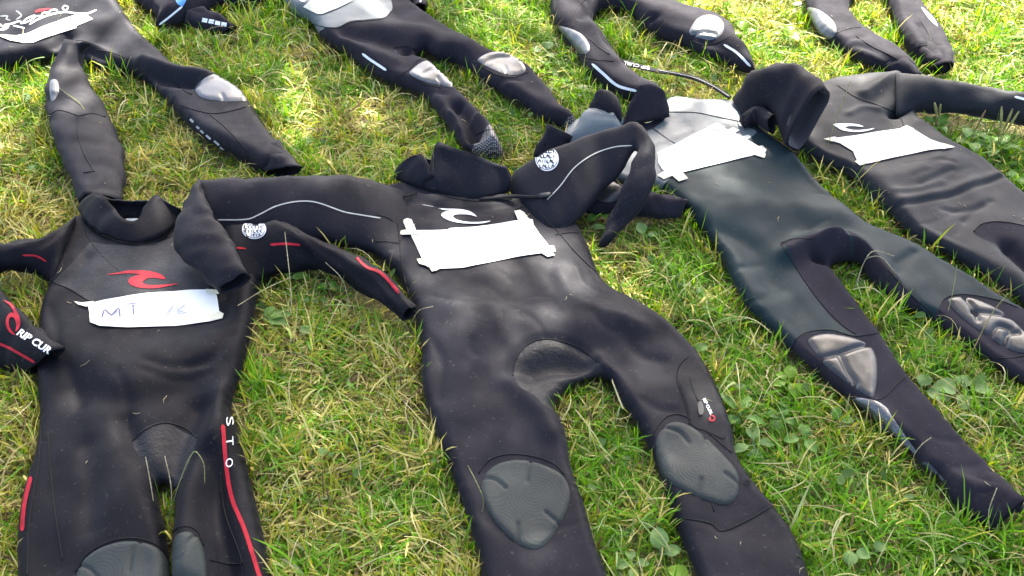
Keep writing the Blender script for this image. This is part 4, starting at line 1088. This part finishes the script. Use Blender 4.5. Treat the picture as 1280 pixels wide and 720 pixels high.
DRY = [(420, 560, .18, .6), (40, 270, .25, .8), (220, 200, .16, .9), (20, 560, .16, .9), (430, 150, .2, .5), (340, 640, .15, .5), (15, 450, .1, .8), (450, 430, .12, .4), (330, 470, .1, .3), (640, 330, .1, .3), (1230, 50, .35, -.5), (1010, 560, .08, .5),
       (950, 400, .15, -.3), (950, 540, .18, -.9), (1150, 640, .3, -.7), (620, 30, .2, -.8), (330, 40, .2, -.6), (760, 600, .2, -.5), (760, 100, .2, -.7), (1080, 250, .1, -.8), (1100, 420, .15, -.8), (1240, 200, .2, -.9), (700, 120, .2, -.6), (40, 150, .15, -.4), (850, 350, .15, -.4), (390, 690, .1, -.6)]
TALL = [(620, 45, .10, .7), (330, 35, .12, .7), (560, 18, .1, .3), (785, 55, .08, .5), (300, 90, .1, .3), (1065, 240, .06, .4), (870, 340, .09, .3), (560, 430, .05, .4), (1180, 20, .2, .2), (140, 110, .06, .4), (20, 60, .08, .5), (920, 460, .08, .3)]


_yy = np.linspace(0.45, 4.3, 2000)
_cd = np.cumsum((1.24 * _yy + 1.5) * np.where(_yy > 3.3, 0.35, 1.0) * np.where(_yy < 1.6, 1.25, 1.0))
YQ = np.interp(np.linspace(0, 1, 400), _cd / _cd[-1], _yy)


def blades(n, seed, lmul=1.0, flat=False):
    r = np.random.RandomState(seed)
    # tufts
    nt = n // 9
    ty = np.interp(r.rand(nt), np.linspace(0, 1, 400) ** 1.0, YQ)
    tx = (r.rand(nt) * 2 - 1) * (0.62 * ty + 0.75)
    k = r.randint(0, nt, n)
    x = tx[k] + r.randn(n) * 0.011
    y = ty[k] + r.randn(n) * 0.011
    D = 0.5 * sn(x, y, 0.5, 301) + 0.55 * sn(x, y, 0.13, 302) + spots(x, y, DRY)
    H = np.clip(1 + 0.3 * sn(x, y, 0.15, 303) + spots(x, y, TALL), 0.5, 1.9)
    tuft = r.rand(nt)[k]
    L = np.clip(0.038 + 0.015 * r.randn(n) + 0.03 * (r.rand(n) < 0.06), 0.012, 0.12) * H * lmul * (0.8 + 0.4 * tuft)
    taz = r.rand(nt) * 6.283
    az = taz[k] + r.randn(n) * 1.1
    e0 = np.radians(np.clip(60 + 20 * r.randn(n), 8, 88))
    bend = np.radians(np.clip(62 + 36 * r.randn(n), 0, 140))
    w = np.clip(0.0022 + 0.0009 * r.randn(n), 0.0010, 0.0050) * (0.8 + 0.3 * H)
    lie = r.rand(n) < (0.95 if flat else 0.36)
    e0 = np.where(lie, np.radians(np.abs(9 * r.randn(n)) + 3), e0)
    bend = np.where(lie, np.radians(12 * r.randn(n)), bend)
    # colour
    pr = r.rand(n)
    straw_p = np.clip(0.15 + 0.26 * D + 0.2 * lie + (0.45 if flat else 0), 0.03, 0.9)
    base = np.empty((n, 3))
    g = r.rand(n)[:, None]
    green = (1 - g) * np.array([0.078, 0.205, 0.010]) + g * np.array([0.165, 0.350, 0.020])
    yel = (1 - g) * np.array([0.240, 0.290, 0.020]) + g * np.array([0.380, 0.380, 0.045])
    pale = (1 - g) * np.array([0.220, 0.310, 0.085]) + g * np.array([0.380, 0.440, 0.200])
    straw = (1 - g) * np.array([0.430, 0.360, 0.095]) + g * np.array([0.630, 0.570, 0.220])
    brown = (1 - g) * np.array([0.100, 0.062, 0.026]) + g * np.array([0.200, 0.140, 0.065])
    yp = np.clip(0.32 + 0.30 * D, 0.08, 0.75)
    base[:] = green
    q = r.rand(n)
    m_ = q < yp; base[m_] = yel[m_]
    m_ = q > 0.93; base[m_] = pale[m_]
    m_ = pr < straw_p; base[m_] = straw[m_]
    m_ = (pr < straw_p) & (r.rand(n) < 0.22); base[m_] = brown[m_]
    base *= (0.75 + 0.5 * r.rand(n))[:, None]
    z0 = gz(x, y) + (0.004 + 0.010 * r.rand(n) if flat else 0.0)
    # clear of the suits
    S = np.array([0.0, 0.38, 0.72, 1.0])

    def path(az, e0=e0, bend=bend):
        P = np.zeros((len(az), 4, 3))
        P[:, 0] = np.column_stack([x, y, z0])
        for i in range(1, 4):
            e = e0 - bend * (S[i] + S[i - 1]) / 2
            dl = L * (S[i] - S[i - 1])
            P[:, i, 0] = P[:, i - 1, 0] + np.cos(e) * np.cos(az) * dl
            P[:, i, 1] = P[:, i - 1, 1] + np.cos(e) * np.sin(az) * dl
            P[:, i, 2] = np.maximum(P[:, i - 1, 2] + np.sin(e) * dl, gz(P[:, i, 0], P[:, i, 1]) + 0.003)
        return P

    def bad(P):
        t, lo = cover(P[:, 0, 0], P[:, 0, 1])
        b_ = (t > 0) & (lo < 0.055)
        for i in (1, 2, 3):
            t, lo = cover(P[:, i, 0], P[:, i, 1])
            b_ |= (t > 0) & (P[:, i, 2] < t + 0.002) & (P[:, i, 2] > lo - 0.004)
        return b_
    P = path(az)
    bd = bad(P)
    e0 = np.where(bd, np.radians(70 + 15 * r.rand(n)), e0); bend = np.where(bd, 0.6, bend); L = np.where(bd, L * 0.8, L)
    P = path(az, e0, bend)
    bd = bad(P)
    for turn in (math.pi, 1.6, -1.6):
        if bd.any():
            az = np.where(bd, az + turn, az)
            P = path(az, e0, bend)
            bd = bad(P)
    ok = ~bd
    P, az, w, base = P[ok], az[ok], w[ok], base[ok]
    n = len(P)
    roll = r.randn(n) * 0.5
    side = np.column_stack([-np.sin(az) * np.cos(roll), np.cos(az) * np.cos(roll), np.sin(roll)])
    V = np.zeros((n, 7, 3))
    for i, f in ((0, 0.8), (1, 1.0), (2, 0.72)):
        V[:, 2 * i] = P[:, i] - side * (w * f / 2)[:, None] * 1.25
        V[:, 2 * i + 1] = P[:, i] + side * (w * f / 2)[:, None] * 1.25
    V[:, 6] = P[:, 3]
    T = np.array([(0, 1, 3), (0, 3, 2), (2, 3, 5), (2, 5, 4), (4, 5, 6)])
    F = (np.arange(n)[:, None, None] * 7 + T[None]).reshape(-1, 3)
    tipc = np.clip(base * 1.05, 0, 1)
    C = np.repeat(base[:, None], 7, 1)
    C[:, 6] = tipc
    return V.reshape(-1, 3), F, C.reshape(-1, 3)


def big_mesh(name, V, F, C, mat):
    me = bpy.data.meshes.new(name)
    me.vertices.add(len(V)); me.vertices.foreach_set('co', V.astype(np.float32).ravel())
    me.loops.add(F.size); me.loops.foreach_set('vertex_index', F.astype(np.int32).ravel())
    me.polygons.add(len(F))
    me.polygons.foreach_set('loop_start', np.arange(0, F.size, 3, dtype=np.int32))
    me.polygons.foreach_set('use_smooth', np.ones(len(F), bool))
    me.update(calc_edges=True)
    at = me.attributes.new('Col', 'FLOAT_COLOR', 'POINT')
    at.data.foreach_set('color', np.column_stack([C, np.ones(len(C))]).astype(np.float32).ravel())
    me.materials.append(mat)
    o = bpy.data.objects.new(name, me)
    COL.objects.link(o)
    return o


V1, F1, C1 = blades(370000, 5)
V2, F2, C2 = blades(80000, 6, 1.0, True)
def strands(n, seed):
    r = np.random.RandomState(seed)
    y = np.interp(r.rand(n), np.linspace(0, 1, 400), YQ); x = (r.rand(n) * 2 - 1) * (0.62 * y + 0.6)
    az = r.rand(n) * 6.283; L = 0.05 + 0.09 * r.rand(n); curv = r.randn(n) * 1.1
    K = 7
    P = np.zeros((n, K, 3)); X, Y = x.copy(), y.copy()
    arch = 0.008 + 0.02 * r.rand(n); base = 0.018 + 0.014 * r.rand(n)
    for i in range(K):
        t = i / (K - 1)
        P[:, i] = np.column_stack([X, Y, base + arch * np.sin(math.pi * t) - 0.006 * (t - 0.5)])
        a = az + curv * (t - 0.5)
        X = X + np.cos(a) * L / (K - 1); Y = Y + np.sin(a) * L / (K - 1)
    bad = np.zeros(n, bool)
    for i in range(K):
        t, lo = cover(P[:, i, 0], P[:, i, 1])
        bad |= (t > 0) & (P[:, i, 2] < t + 0.003)
    P, az = P[~bad], az[~bad]
    n = len(P)
    w = 0.0010 + 0.0009 * r.rand(n)
    sd = np.column_stack([-np.sin(az), np.cos(az), 0.4 * r.randn(n)])
    V = np.zeros((n, 2 * K, 3))
    for i in range(K):
        f = 1.0 - 0.75 * (i / (K - 1)) ** 3
        V[:, 2 * i] = P[:, i] - sd * (w * f)[:, None] * 0.7; V[:, 2 * i + 1] = P[:, i] + sd * (w * f)[:, None] * 0.7
    T = np.array([q for i in range(K - 1) for q in ((2 * i, 2 * i + 1, 2 * i + 3), (2 * i, 2 * i + 3, 2 * i + 2))])
    F = (np.arange(n)[:, None, None] * 2 * K + T[None]).reshape(-1, 3)
    g = r.rand(n)[:, None]
    c = np.where(r.rand(n)[:, None] < 0.6, (1 - g) * np.array([0.34, 0.28, 0.10]) + g * np.array([0.58, 0.53, 0.28]), (1 - g) * np.array([0.12, 0.24, 0.03]) + g * np.array([0.30, 0.38, 0.12]))
    return V.reshape(-1, 3), F, np.repeat(c[:, None], 2 * K, 1).reshape(-1, 3)


V3, F3, C3 = strands(3000, 8)
F2 = np.concatenate([F2, F3 + len(V2)]); V2 = np.concatenate([V2, V3]); C2 = np.concatenate([C2, C3])
grass = big_mesh('grass', np.concatenate([V1, V2]), np.concatenate([F1, F2 + len(V1)]), np.concatenate([C1, C2]), GRASS)
grass['kind'] = 'stuff'
grass['label'] = 'short green and straw coloured lawn grass'

# small round leaves growing through the lawn
rr_ = np.random.RandomState(17)
n = 5200
y = 0.55 + 3.4 * np.sqrt(rr_.rand(n)); x = (rr_.rand(n) * 2 - 1) * (0.6 * y + 0.6)
w_ = sn(x, y, 0.3, 401) + spots(x, y, [(950, 540, .2, 1.2), (1150, 560, .3, .8), (1230, 190, .15, 1.5), (700, 120, .15, 1), (740, 100, .15, 1), (370, 360, .08, 1.2), (800, 680, .1, 1), (180, 20, .1, 1.2), (640, 140, .1, .8)])
kp_ = (w_ > 0.35) & (cover(x, y)[0] < 0)
x, y = x[kp_], y[kp_]
n = len(x)
a = rr_.rand(n) * 6.283; sz = 0.004 + 0.0055 * rr_.rand(n); tilt = rr_.randn(n, 2) * 0.35
z = gz(x, y) + 0.012 + 0.022 * rr_.rand(n)
th = np.linspace(0, 2 * math.pi, 8)[:-1]
V = np.zeros((n, 8, 3))
for k, t in enumerate(list(th) + [None]):
    if t is None:
        lx = np.zeros(n); ly = np.zeros(n)
    else:
        lx = np.cos(t) * sz * 1.35; ly = np.sin(t) * sz
    X = lx * np.cos(a) - ly * np.sin(a); Y = lx * np.sin(a) + ly * np.cos(a)
    V[:, k] = np.column_stack([x + X, y + Y, z + X * tilt[:, 0] + Y * tilt[:, 1] - (0.0015 if t is None else 0)])
T = np.array([(i, (i + 1) % 7, 7) for i in range(7)])
F = (np.arange(n)[:, None, None] * 8 + T[None]).reshape(-1, 3)
gg = rr_.rand(n)[:, None]
C = np.repeat(((1 - gg) * np.array([0.05, 0.12, 0.02]) + gg * np.array([0.12, 0.20, 0.05]))[:, None], 8, 1).reshape(-1, 3)
gc = big_mesh('ground_cover', V.reshape(-1, 3), F, C, GRASS)
gc['kind'] = 'stuff'
gc['label'] = 'tiny round clover leaves among the grass'

# ================================================================== WEEDS
LEAF_G = leaf_mat('weed_leaf', False, (0.105, 0.205, 0.035), 0.30, 0.42)
LEAF_P = leaf_mat('pale_weed_leaf', False, (0.150, 0.240, 0.070), 0.30, 0.45)
LEAF_Y = leaf_mat('fresh_weed_leaf', False, (0.160, 0.280, 0.022), 0.40, 0.42)
SPIKE = leaf_mat('flower_spike', False, (0.190, 0.180, 0.060), 0.10, 0.7)
SPIKE_B = leaf_mat('brown_spike', False, (0.120, 0.075, 0.035), 0.05, 0.8)
STALK = leaf_mat('dry_stalk', False, (0.400, 0.340, 0.190), 0.15, 0.6)
STALK_G = leaf_mat('green_stalk', False, (0.200, 0.210, 0.080), 0.15, 0.6)


def leaf_geo(L, Wd, e0, bend, az, rng, stalk=0.25, curl=0.25):
    """one broad leaf: stalk, blade with midrib, side folds and drooping tip"""
    n = 9
    rows = []
    p = np.zeros(3)
    side = np.array([-math.sin(az), math.cos(az), 0])
    ph = rng.random() * 6
    for i in range(n + 1):
        s = i / n
        e = e0 - bend * s
        d = np.array([math.cos(e) * math.cos(az), math.cos(e) * math.sin(az), math.sin(e)])
        if i:
            p = p + d * L / n
        up = np.cross(d, side)
        up = up if up[2] > 0 else -up
        if s < stalk:
            w = 0.0016
        else:
            q = (s - stalk) / (1 - stalk)
            w = Wd / 2 * math.sin(math.pi * min(1, q ** 0.8 * 0.97 + 0.03)) ** 0.75 + 0.0004
        row = []
        for k in (-1, -0.5, 0, 0.5, 1):
            wob = 0.06 * Wd * math.sin(ph + s * 9 + k * 2)
            row.append(p + side * w * k + up * (abs(k) * w * curl + wob * abs(k)))
        rows.append(row)
    V = [v for r in rows for v in r]
    F = [(i * 5 + k, i * 5 + k + 1, (i + 1) * 5 + k + 1, (i + 1) * 5 + k) for i in range(n) for k in range(4)]
    return np.array(V), F


def weed(px, py, label, leaves, mat=LEAF_G, spikes=(), seed=1, z=0.011, cat='weed', name='weed'):
    """leaves: (length, width, azimuth deg from the right, elevation deg, droop deg)"""
    rng = random.Random(seed)
    c = W([(px, py)], z)[0]
    t = thing(name, tuple(c), label, cat)
    for L, Wd, az, el, br in leaves:
        V, F = leaf_geo(L * 0.85, Wd * 0.82, math.radians(el), math.radians(br), math.radians(az), rng)
        mesh_obj('leaf', V + c, F, mat, t)
    for sx, sy, h, thick, m_ in spikes:
        tip = W([(sx, sy)], h)[0]
        q = cr(np.array([c, c * 0.5 + tip * 0.5 + np.array([0, 0, h * 0.12]), tip]), 0.004)
        f = np.linspace(0, 1, len(q))
        R = np.where(f < 0.5, 0.0011, thick * np.sin(np.pi * np.clip((f - 0.46) / 0.56, 0, 1)) ** 0.6 + 0.0006)
        R = R * (1 + 0.12 * np.sin(np.arange(len(q)) * 2.1))
        V, F = [], []
        tube_geo(V, F, q, R, 7)
        mesh_obj('flower_spike', V, F, m_, t)
    return t


def rosette(n, L, Wd, seed, el=32, br=50, a0=None, spread=360):
    r = random.Random(seed)
    a0 = r.uniform(0, 360) if a0 is None else a0
    return [(L * r.uniform(.75, 1.15), Wd * r.uniform(.8, 1.15), a0 + spread * i / max(1, n) + r.uniform(-22, 22), el + r.uniform(-12, 14), br + r.uniform(-20, 20)) for i in range(n)]


weed(1170, 158, 'plantain with two pale spikes growing against the grey sleeve at the upper right', rosette(6, .060, .026, 1, 45), LEAF_G, [(1168, 128, .075, .0034, SPIKE), (1176, 130, .070, .0030, SPIKE)], 11)
weed(1246, 185, 'plantain with three upright spikes at the right edge under the grey sleeve', rosette(7, .070, .032, 2, 38), LEAF_G, [(1252, 133, .10, .003, SPIKE), (1266, 136, .10, .003, SPIKE), (1274, 139, .10, .0028, SPIKE)], 12)
weed(1212, 178, 'broad weed with one brown spike between the plantains at the upper right', rosette(6, .065, .036, 3, 30), LEAF_P, [(1232, 138, .075, .0022, SPIKE_B)], 13)
weed(1262, 225, 'low leafy weed at the right edge below the plantains', rosette(7, .055, .026, 4, 30), LEAF_G, seed=14)
weed(1205, 490, 'broad round-leaved weed between the two legs of the teal suit', [(.075, .052, 170, 25, 45), (.075, .055, 10, 25, 50), (.06, .04, 250, 20, 40), (.05, .04, 80, 30, 40)], LEAF_P, seed=15)
weed(1150, 488, 'pale broad leaves just right of the teal suit shin', [(.07, .05, 200, 25, 50), (.07, .045, 330, 25, 45), (.05, .035, 60, 35, 40)], LEAF_P, seed=16)
weed(328, 400, 'long flat weed leaves beside the red-print suit waist', [(.075, .032, -15, 18, 30), (.075, .03, 15, 25, 45), (.05, .022, 60, 30, 40)], LEAF_G, seed=17)
weed(368, 410, 'single grey-green leaf lying on dry grass near a tall stalk', [(.055, .026, -20, 20, 40)], LEAF_P, seed=18)
weed(360, 350, 'pair of wide leaves tucked under the red-striped sleeve', [(.055, .032, 15, 25, 45), (.05, .03, 100, 35, 40)], LEAF_G, seed=19)
weed(412, 362, 'small round weed below the red-striped sleeve', [(.035, .026, 160, 25, 40), (.04, .026, -10, 25, 45), (.03, .02, 60, 30, 40)], LEAF_G, seed=20)
weed(826, 695, 'upright pale dock leaf between the middle suit legs', [(.060, .040, 95, 50, 50), (.045, .028, 20, 25, 40)], LEAF_P, seed=21)
weed(790, 706, 'cluster of greyish leaves at the bottom between the middle suit legs', rosette(4, .045, .024, 22, 25), LEAF_P, seed=22)
weed(868, 728, 'bright green leaf at the bottom edge beside the middle suit shin', [(.06, .035, 150, 20, 30)], LEAF_Y, seed=23)
weed(800, 662, 'small green leaf standing above the dock leaf', [(.04, .022, 30, 30, 50)], LEAF_G, seed=24)
weed(925, 520, 'long-leaved weed right of the thigh pocket', rosette(4, .065, .022, 25, 30), LEAF_G, seed=25)
weed(942, 556, 'broad pale weed beside the outer knee of the middle suit', rosette(4, .050, .028, 26, 20), LEAF_P, seed=26)
weed(978, 524, 'round glossy weed leaf cluster in the grass gap, nearer the middle suit', rosette(4, .038, .025, 27, 30), LEAF_G, seed=27)
weed(1046, 528, 'single oval leaf near the shin of the teal suit', [(.035, .026, 90, 55, 40), (.04, .024, 10, 20, 30)], LEAF_G, seed=28)
weed(1003, 548, 'leafy weed above a bare earth patch', rosette(3, .050, .024, 29, 20), LEAF_G, seed=29)
weed(985, 478, 'yellow-tipped leafy weed by the teal suit thigh', rosette(5, .050, .026, 30, 35), LEAF_Y, seed=30)
weed(1092, 692, 'two small round leaves near the bottom right', [(.035, .026, 40, 30, 40), (.04, .028, 190, 20, 30)], LEAF_P, seed=31)
weed(1062, 712, 'pale oval leaf at the bottom edge right of centre', [(.04, .030, 80, 35, 40)], LEAF_P, seed=32)
weed(806, 296, 'folded triangular leaf beside the foot of the arched sleeve', [(.045, .034, 120, 45, 20), (.04, .024, 10, 25, 40)], LEAF_P, seed=33)
weed(735, 284, 'pale leaf lying under the arched sleeve', [(.05, .026, -10, 12, 15)], LEAF_P, seed=34)
weed(752, 268, 'dark green leaves in the shade under the arched sleeve', rosette(5, .05, .028, 35, 35), LEAF_G, seed=35)
weed(1198, 322, 'tiny clover standing between the two right-hand suits', rosette(5, .026, .018, 36, 55), LEAF_Y, seed=36)
weed(682, 66, 'variegated broad leaf right of the top tussock', [(.06, .036, 170, 25, 40), (.055, .04, 70, 40, 40), (.05, .03, 300, 20, 30)], LEAF_P, seed=37)
weed(930, 42, 'broad bright leaf beyond the pale knee pad at the top', [(.06, .04, 100, 45, 40), (.05, .03, 10, 30, 40), (.05, .03, 200, 30, 40)], LEAF_Y, seed=38)
weed(985, 45, 'bright sunlit weed left of the silvery knee', rosette(5, .06, .03, 39, 45), LEAF_Y, seed=39)
weed(865, 440, 'half-hidden leaf in the grass right of the middle suit hip', [(.045, .028, 20, 30, 40)], LEAF_G, seed=40)
weed(35, 215, 'dry pale leaf on the lawn at the left edge', [(.03, .02, 60, 30, 30)], LEAF_P, seed=41)
weed(722, 108, 'whitish leaf lying left of the white shin stripe', [(.03, .022, -15, 10, 10)], leaf_mat('bleached_leaf', False, (0.45, 0.44, 0.33), 0.1, 0.6), seed=42)


def stalk(label, pts, mat=STALK, r=0.0010, seeds=True, seed=1):
    """a seed stalk through the given points (picture x, picture y, height)"""
    rng = random.Random(seed)
    q = cr(W3(pts), 0.004)
    V, F = [], []
    R = np.linspace(r, r * 0.5, len(q))
    if seeds:
        f = np.linspace(0, 1, len(q))
        R = R * np.where(f > 0.55, 1.0 + 1.0 * (0.5 + 0.5 * np.sin(np.arange(len(q)) * 2.6)), 1.0)
    tube_geo(V, F, q, R, 5)
    o = mesh_obj('grass_stalk', V, F, mat)
    tag(o, label, 'grass stalk', 'dry seed stalks standing in the lawn')
    return o


stalk('tall pale stalk rising in front of the red-striped sleeve', [(365, 402, 0), (363, 355, .045), (356, 290, .11)], seed=1)
stalk('pale stalk leaning over the waist of the red-print suit', [(362, 347, .03), (330, 362, .05), (297, 382, .07)], seed=2)
stalk('bent pale stalk below the red-striped sleeve', [(438, 388, 0), (428, 350, .04), (407, 328, .06)], seed=3)
stalk('short brown stalk by the red-striped sleeve', [(420, 352, 0), (426, 330, .045)], SPIKE_B, 0.0016, seed=4)
stalk('short green spike in front of the red-striped sleeve', [(398, 346, 0), (400, 317, .05)], SPIKE, 0.0016, seed=5)
stalk('left upright stalk in the crotch of the red-print suit', [(196, 660, 0), (190, 615, .05), (182, 571, .09)], seed=6)
stalk('middle upright stalk in the crotch of the red-print suit', [(212, 650, 0), (214, 610, .05), (206, 570, .09)], seed=7)
stalk('hooked stalk in the crotch of the red-print suit', [(210, 655, 0), (222, 610, .06), (242, 565, .10), (254, 578, .095), (256, 604, .07)], STALK_G, seed=8)
stalk('forked pale stalk over the crotch of the teal suit', [(1068, 362, 0), (1080, 328, .05), (1092, 314, .075), (1118, 320, .07)], seed=9)
stalk('drooping pale stalk over the crotch of the teal suit', [(1070, 362, 0), (1082, 325, .055), (1100, 321, .07), (1120, 342, .05)], seed=10)
stalk('long brown stalk crossing the right knee pad of the teal suit', [(1200, 480, 0), (1220, 430, .05), (1240, 392, .08), (1260, 367, .10)], SPIKE, 0.0012, seed=11)
stalk('thin stalk beside the right leg of the teal suit', [(1176, 420, 0), (1190, 370, .06), (1196, 332, .09)], STALK_G, seed=12)
stalk('reddish stalk below the right knee pad of the teal suit', [(1196, 480, 0), (1210, 450, .04), (1228, 415, .06)], SPIKE_B, 0.0013, seed=13)
stalk('tall thin stalk in front of the far right chest label', [(1026, 212, 0), (1040, 165, .07), (1063, 101, .15)], STALK_G, 0.0011, seed=14)
stalk('pale straw lying at the bottom right corner', [(1188, 690, .02), (1215, 678, .03), (1245, 690, .025)], seed=15)
stalk('thin green stalk crossing the taped strip at the top left', [(55, 80, 0), (62, 45, .06), (76, 18, .10)], STALK_G, 0.0009, seed=16)
stalk('pale stalk in front of the top left suit belly', [(26, 80, 0), (28, 55, .05), (29, 36, .07)], seed=17)
stalk('bent stalk lying over the folded leg of the top left suit', [(62, 102, .07), (82, 116, .085), (100, 130, .07), (111, 146, .055)], SPIKE, 0.0012, seed=18)
stalk('curved dry stalk at the outer shin of the teal suit', [(1148, 592, 0), (1142, 572, .03), (1152, 556, .06), (1164, 547, .075)], seed=19)
stalk('pale stalk beside the ankle of the teal suit', [(1238, 672, 0), (1236, 640, .05), (1246, 610, .09)], seed=20)
stalk('dry stalk on the outer knee of the middle suit', [(598, 660, 0), (604, 625, .06), (596, 604, .085), (585, 582, .085)], STALK_G, seed=21)
stalk('short curl of dry grass at the hip of the middle suit', [(512, 408, .0), (524, 388, .06), (541, 383, .07)], STALK, seed=22)

# ================================================================== THE TREE THAT SHADES THE LAWN (outside the picture, towards the sun)
BARK = cloth('bark', (0.09, 0.07, 0.05), 0.9, 0.2, 0.0, fine=60, fine_b=0.8, soft=12, soft_b=0.8, var=0.4)
TREE_LEAF = leaf_mat('tree_leaves', True, trans=0.25, rough=0.5)
tr = np.random.RandomState(44)
tree_base = Vector((-0.6, 8.2, 0.0))
tree = thing('broadleaf_tree', tree_base, 'broadleaf tree outside the picture whose crown shades the lawn', 'tree')
# the crown: leaf clumps
GAPS = [tuple(W([(u, v)], 0.0)[0][:2]) + (c,) for u, v, c in ((850, 320, .38), (715, 385, .23), (950, 455, .13), (600, 160, .2))]
clumps = []
tries = 0
while len(clumps) < 300 and tries < 9000:
    tries += 1
    gx_, gy_ = tr.uniform(-1.9, 2.1), tr.uniform(-0.6, 3.0)
    edge = 2.03 + 0.06 * math.sin(gx_ * 5.0) + (0.10 if gx_ > 0.3 else 0.0)
    p_ = 1.0 if gy_ < edge - 0.25 else max(0.0, (edge + 0.15 - gy_) / 0.40)
    if gx_ < -0.5 and gy_ > edge:
        p_ = 0.12
    if any((gx_ - a) ** 2 + (gy_ - b) ** 2 < c * c for a, b, c in GAPS):
        continue
    if tr.rand() > p_:
        continue
    z_ = tr.uniform(3.3, 5.6)
    k = z_ / SDIR.z
    clumps.append((gx_ + SDIR.x * k, gy_ + SDIR.y * k, z_))
for _ in range(70):
    gx_, gy_ = tr.uniform(0.42, 1.5), tr.uniform(1.1, 1.98)
    if any((gx_ - a) ** 2 + (gy_ - b) ** 2 < c * c for a, b, c in GAPS):
        continue
    z_ = tr.uniform(3.4, 5.4)
    clumps.append((gx_ + SDIR.x * z_ / SDIR.z, gy_ + SDIR.y * z_ / SDIR.z, z_))
LV, LF, LC = [], [], []
for c in clumps:
    m_ = 36
    pos = np.array(c) + tr.randn(m_, 3) * np.array([0.14, 0.14, 0.10])
    for q in pos:
        a_ = tr.rand() * 6.283; s_ = 0.036 + 0.028 * tr.rand()
        d = np.array([math.cos(a_), math.sin(a_), tr.randn() * 0.35]); d /= np.linalg.norm(d)
        sd = np.cross(d, np.array([0, 0, 1.0]) + tr.randn(3) * 0.35); sd /= max(np.linalg.norm(sd), 1e-6)
        k = len(LV)
        LV += [q - d * s_, q - d * s_ * 0.2 + sd * s_ * 0.62, q + d * s_, q - d * s_ * 0.2 - sd * s_ * 0.62]
        LF += [(k, k + 1, k + 2), (k, k + 2, k + 3)]
        col = np.array([0.05, 0.10, 0.02]) * (0.7 + 0.7 * tr.rand())
        LC += [col] * 4
crown = big_mesh('crown', np.array(LV), np.array(LF), np.array(LC), TREE_LEAF)
crown.parent = tree
crown.matrix_parent_inverse = Matrix.Translation(tree_base).inverted()
V, F = [], []
tp = np.array([[-0.6, 8.2, -0.1], [-0.55, 8.1, 1.2], [-0.3, 7.7, 2.4], [0.0, 7.2, 3.4], [0.3, 6.6, 4.6]])
q = cr(tp, 0.15)
tube_geo(V, F, q, np.linspace(0.20, 0.07, len(q)), 12)
mesh_obj('trunk', V, F, BARK, tree)
for i in range(0, len(clumps), 6):
    c = np.array(clumps[i])
    s_ = q[int(len(q) * (0.55 + 0.4 * tr.rand()))]
    mid = (s_ + c) / 2 + np.array([0, 0, 0.25])
    bq = cr(np.array([s_, mid, c]), 0.12)
    V, F = [], []
    tube_geo(V, F, bq, np.linspace(0.035, 0.008, len(bq)), 6)
    mesh_obj('limb', V, F, BARK, tree)

# bits of dry grass lying on the suits
cr_rng = np.random.RandomState(71)
V, F = [], []
cells = np.argwhere((TOPZ > 0.02))
for i, j in cells[cr_rng.choice(len(cells), 150, replace=False)]:
    x0, y0 = OX0 + (i + .5) * CELL, OY0 + (j + .5) * CELL
    a_ = cr_rng.rand() * 6.283; l_ = 0.006 + 0.02 * cr_rng.rand() ** 2
    pts = []
    for t in (-0.5, 0.0, 0.5):
        xx, yy = x0 + math.cos(a_ + t * 0.6) * l_ * t, y0 + math.sin(a_ + t * 0.6) * l_ * t
        h = ALL.ray_cast(Vector((xx, yy, 1.0)), dn)
        if h[0] is None:
            break
        pts.append((xx, yy, h[0].z + 0.0014))
    if len(pts) == 3 and max(p[2] for p in pts) - min(p[2] for p in pts) < 0.006:
        tube_geo(V, F, np.array(pts), np.array([0.0005, 0.0007, 0.0003]), 4)
clip = mesh_obj('grass_clippings', V, F, STALK)
clip['kind'] = 'stuff'
clip['label'] = 'bits of dry grass lying on the wetsuits'
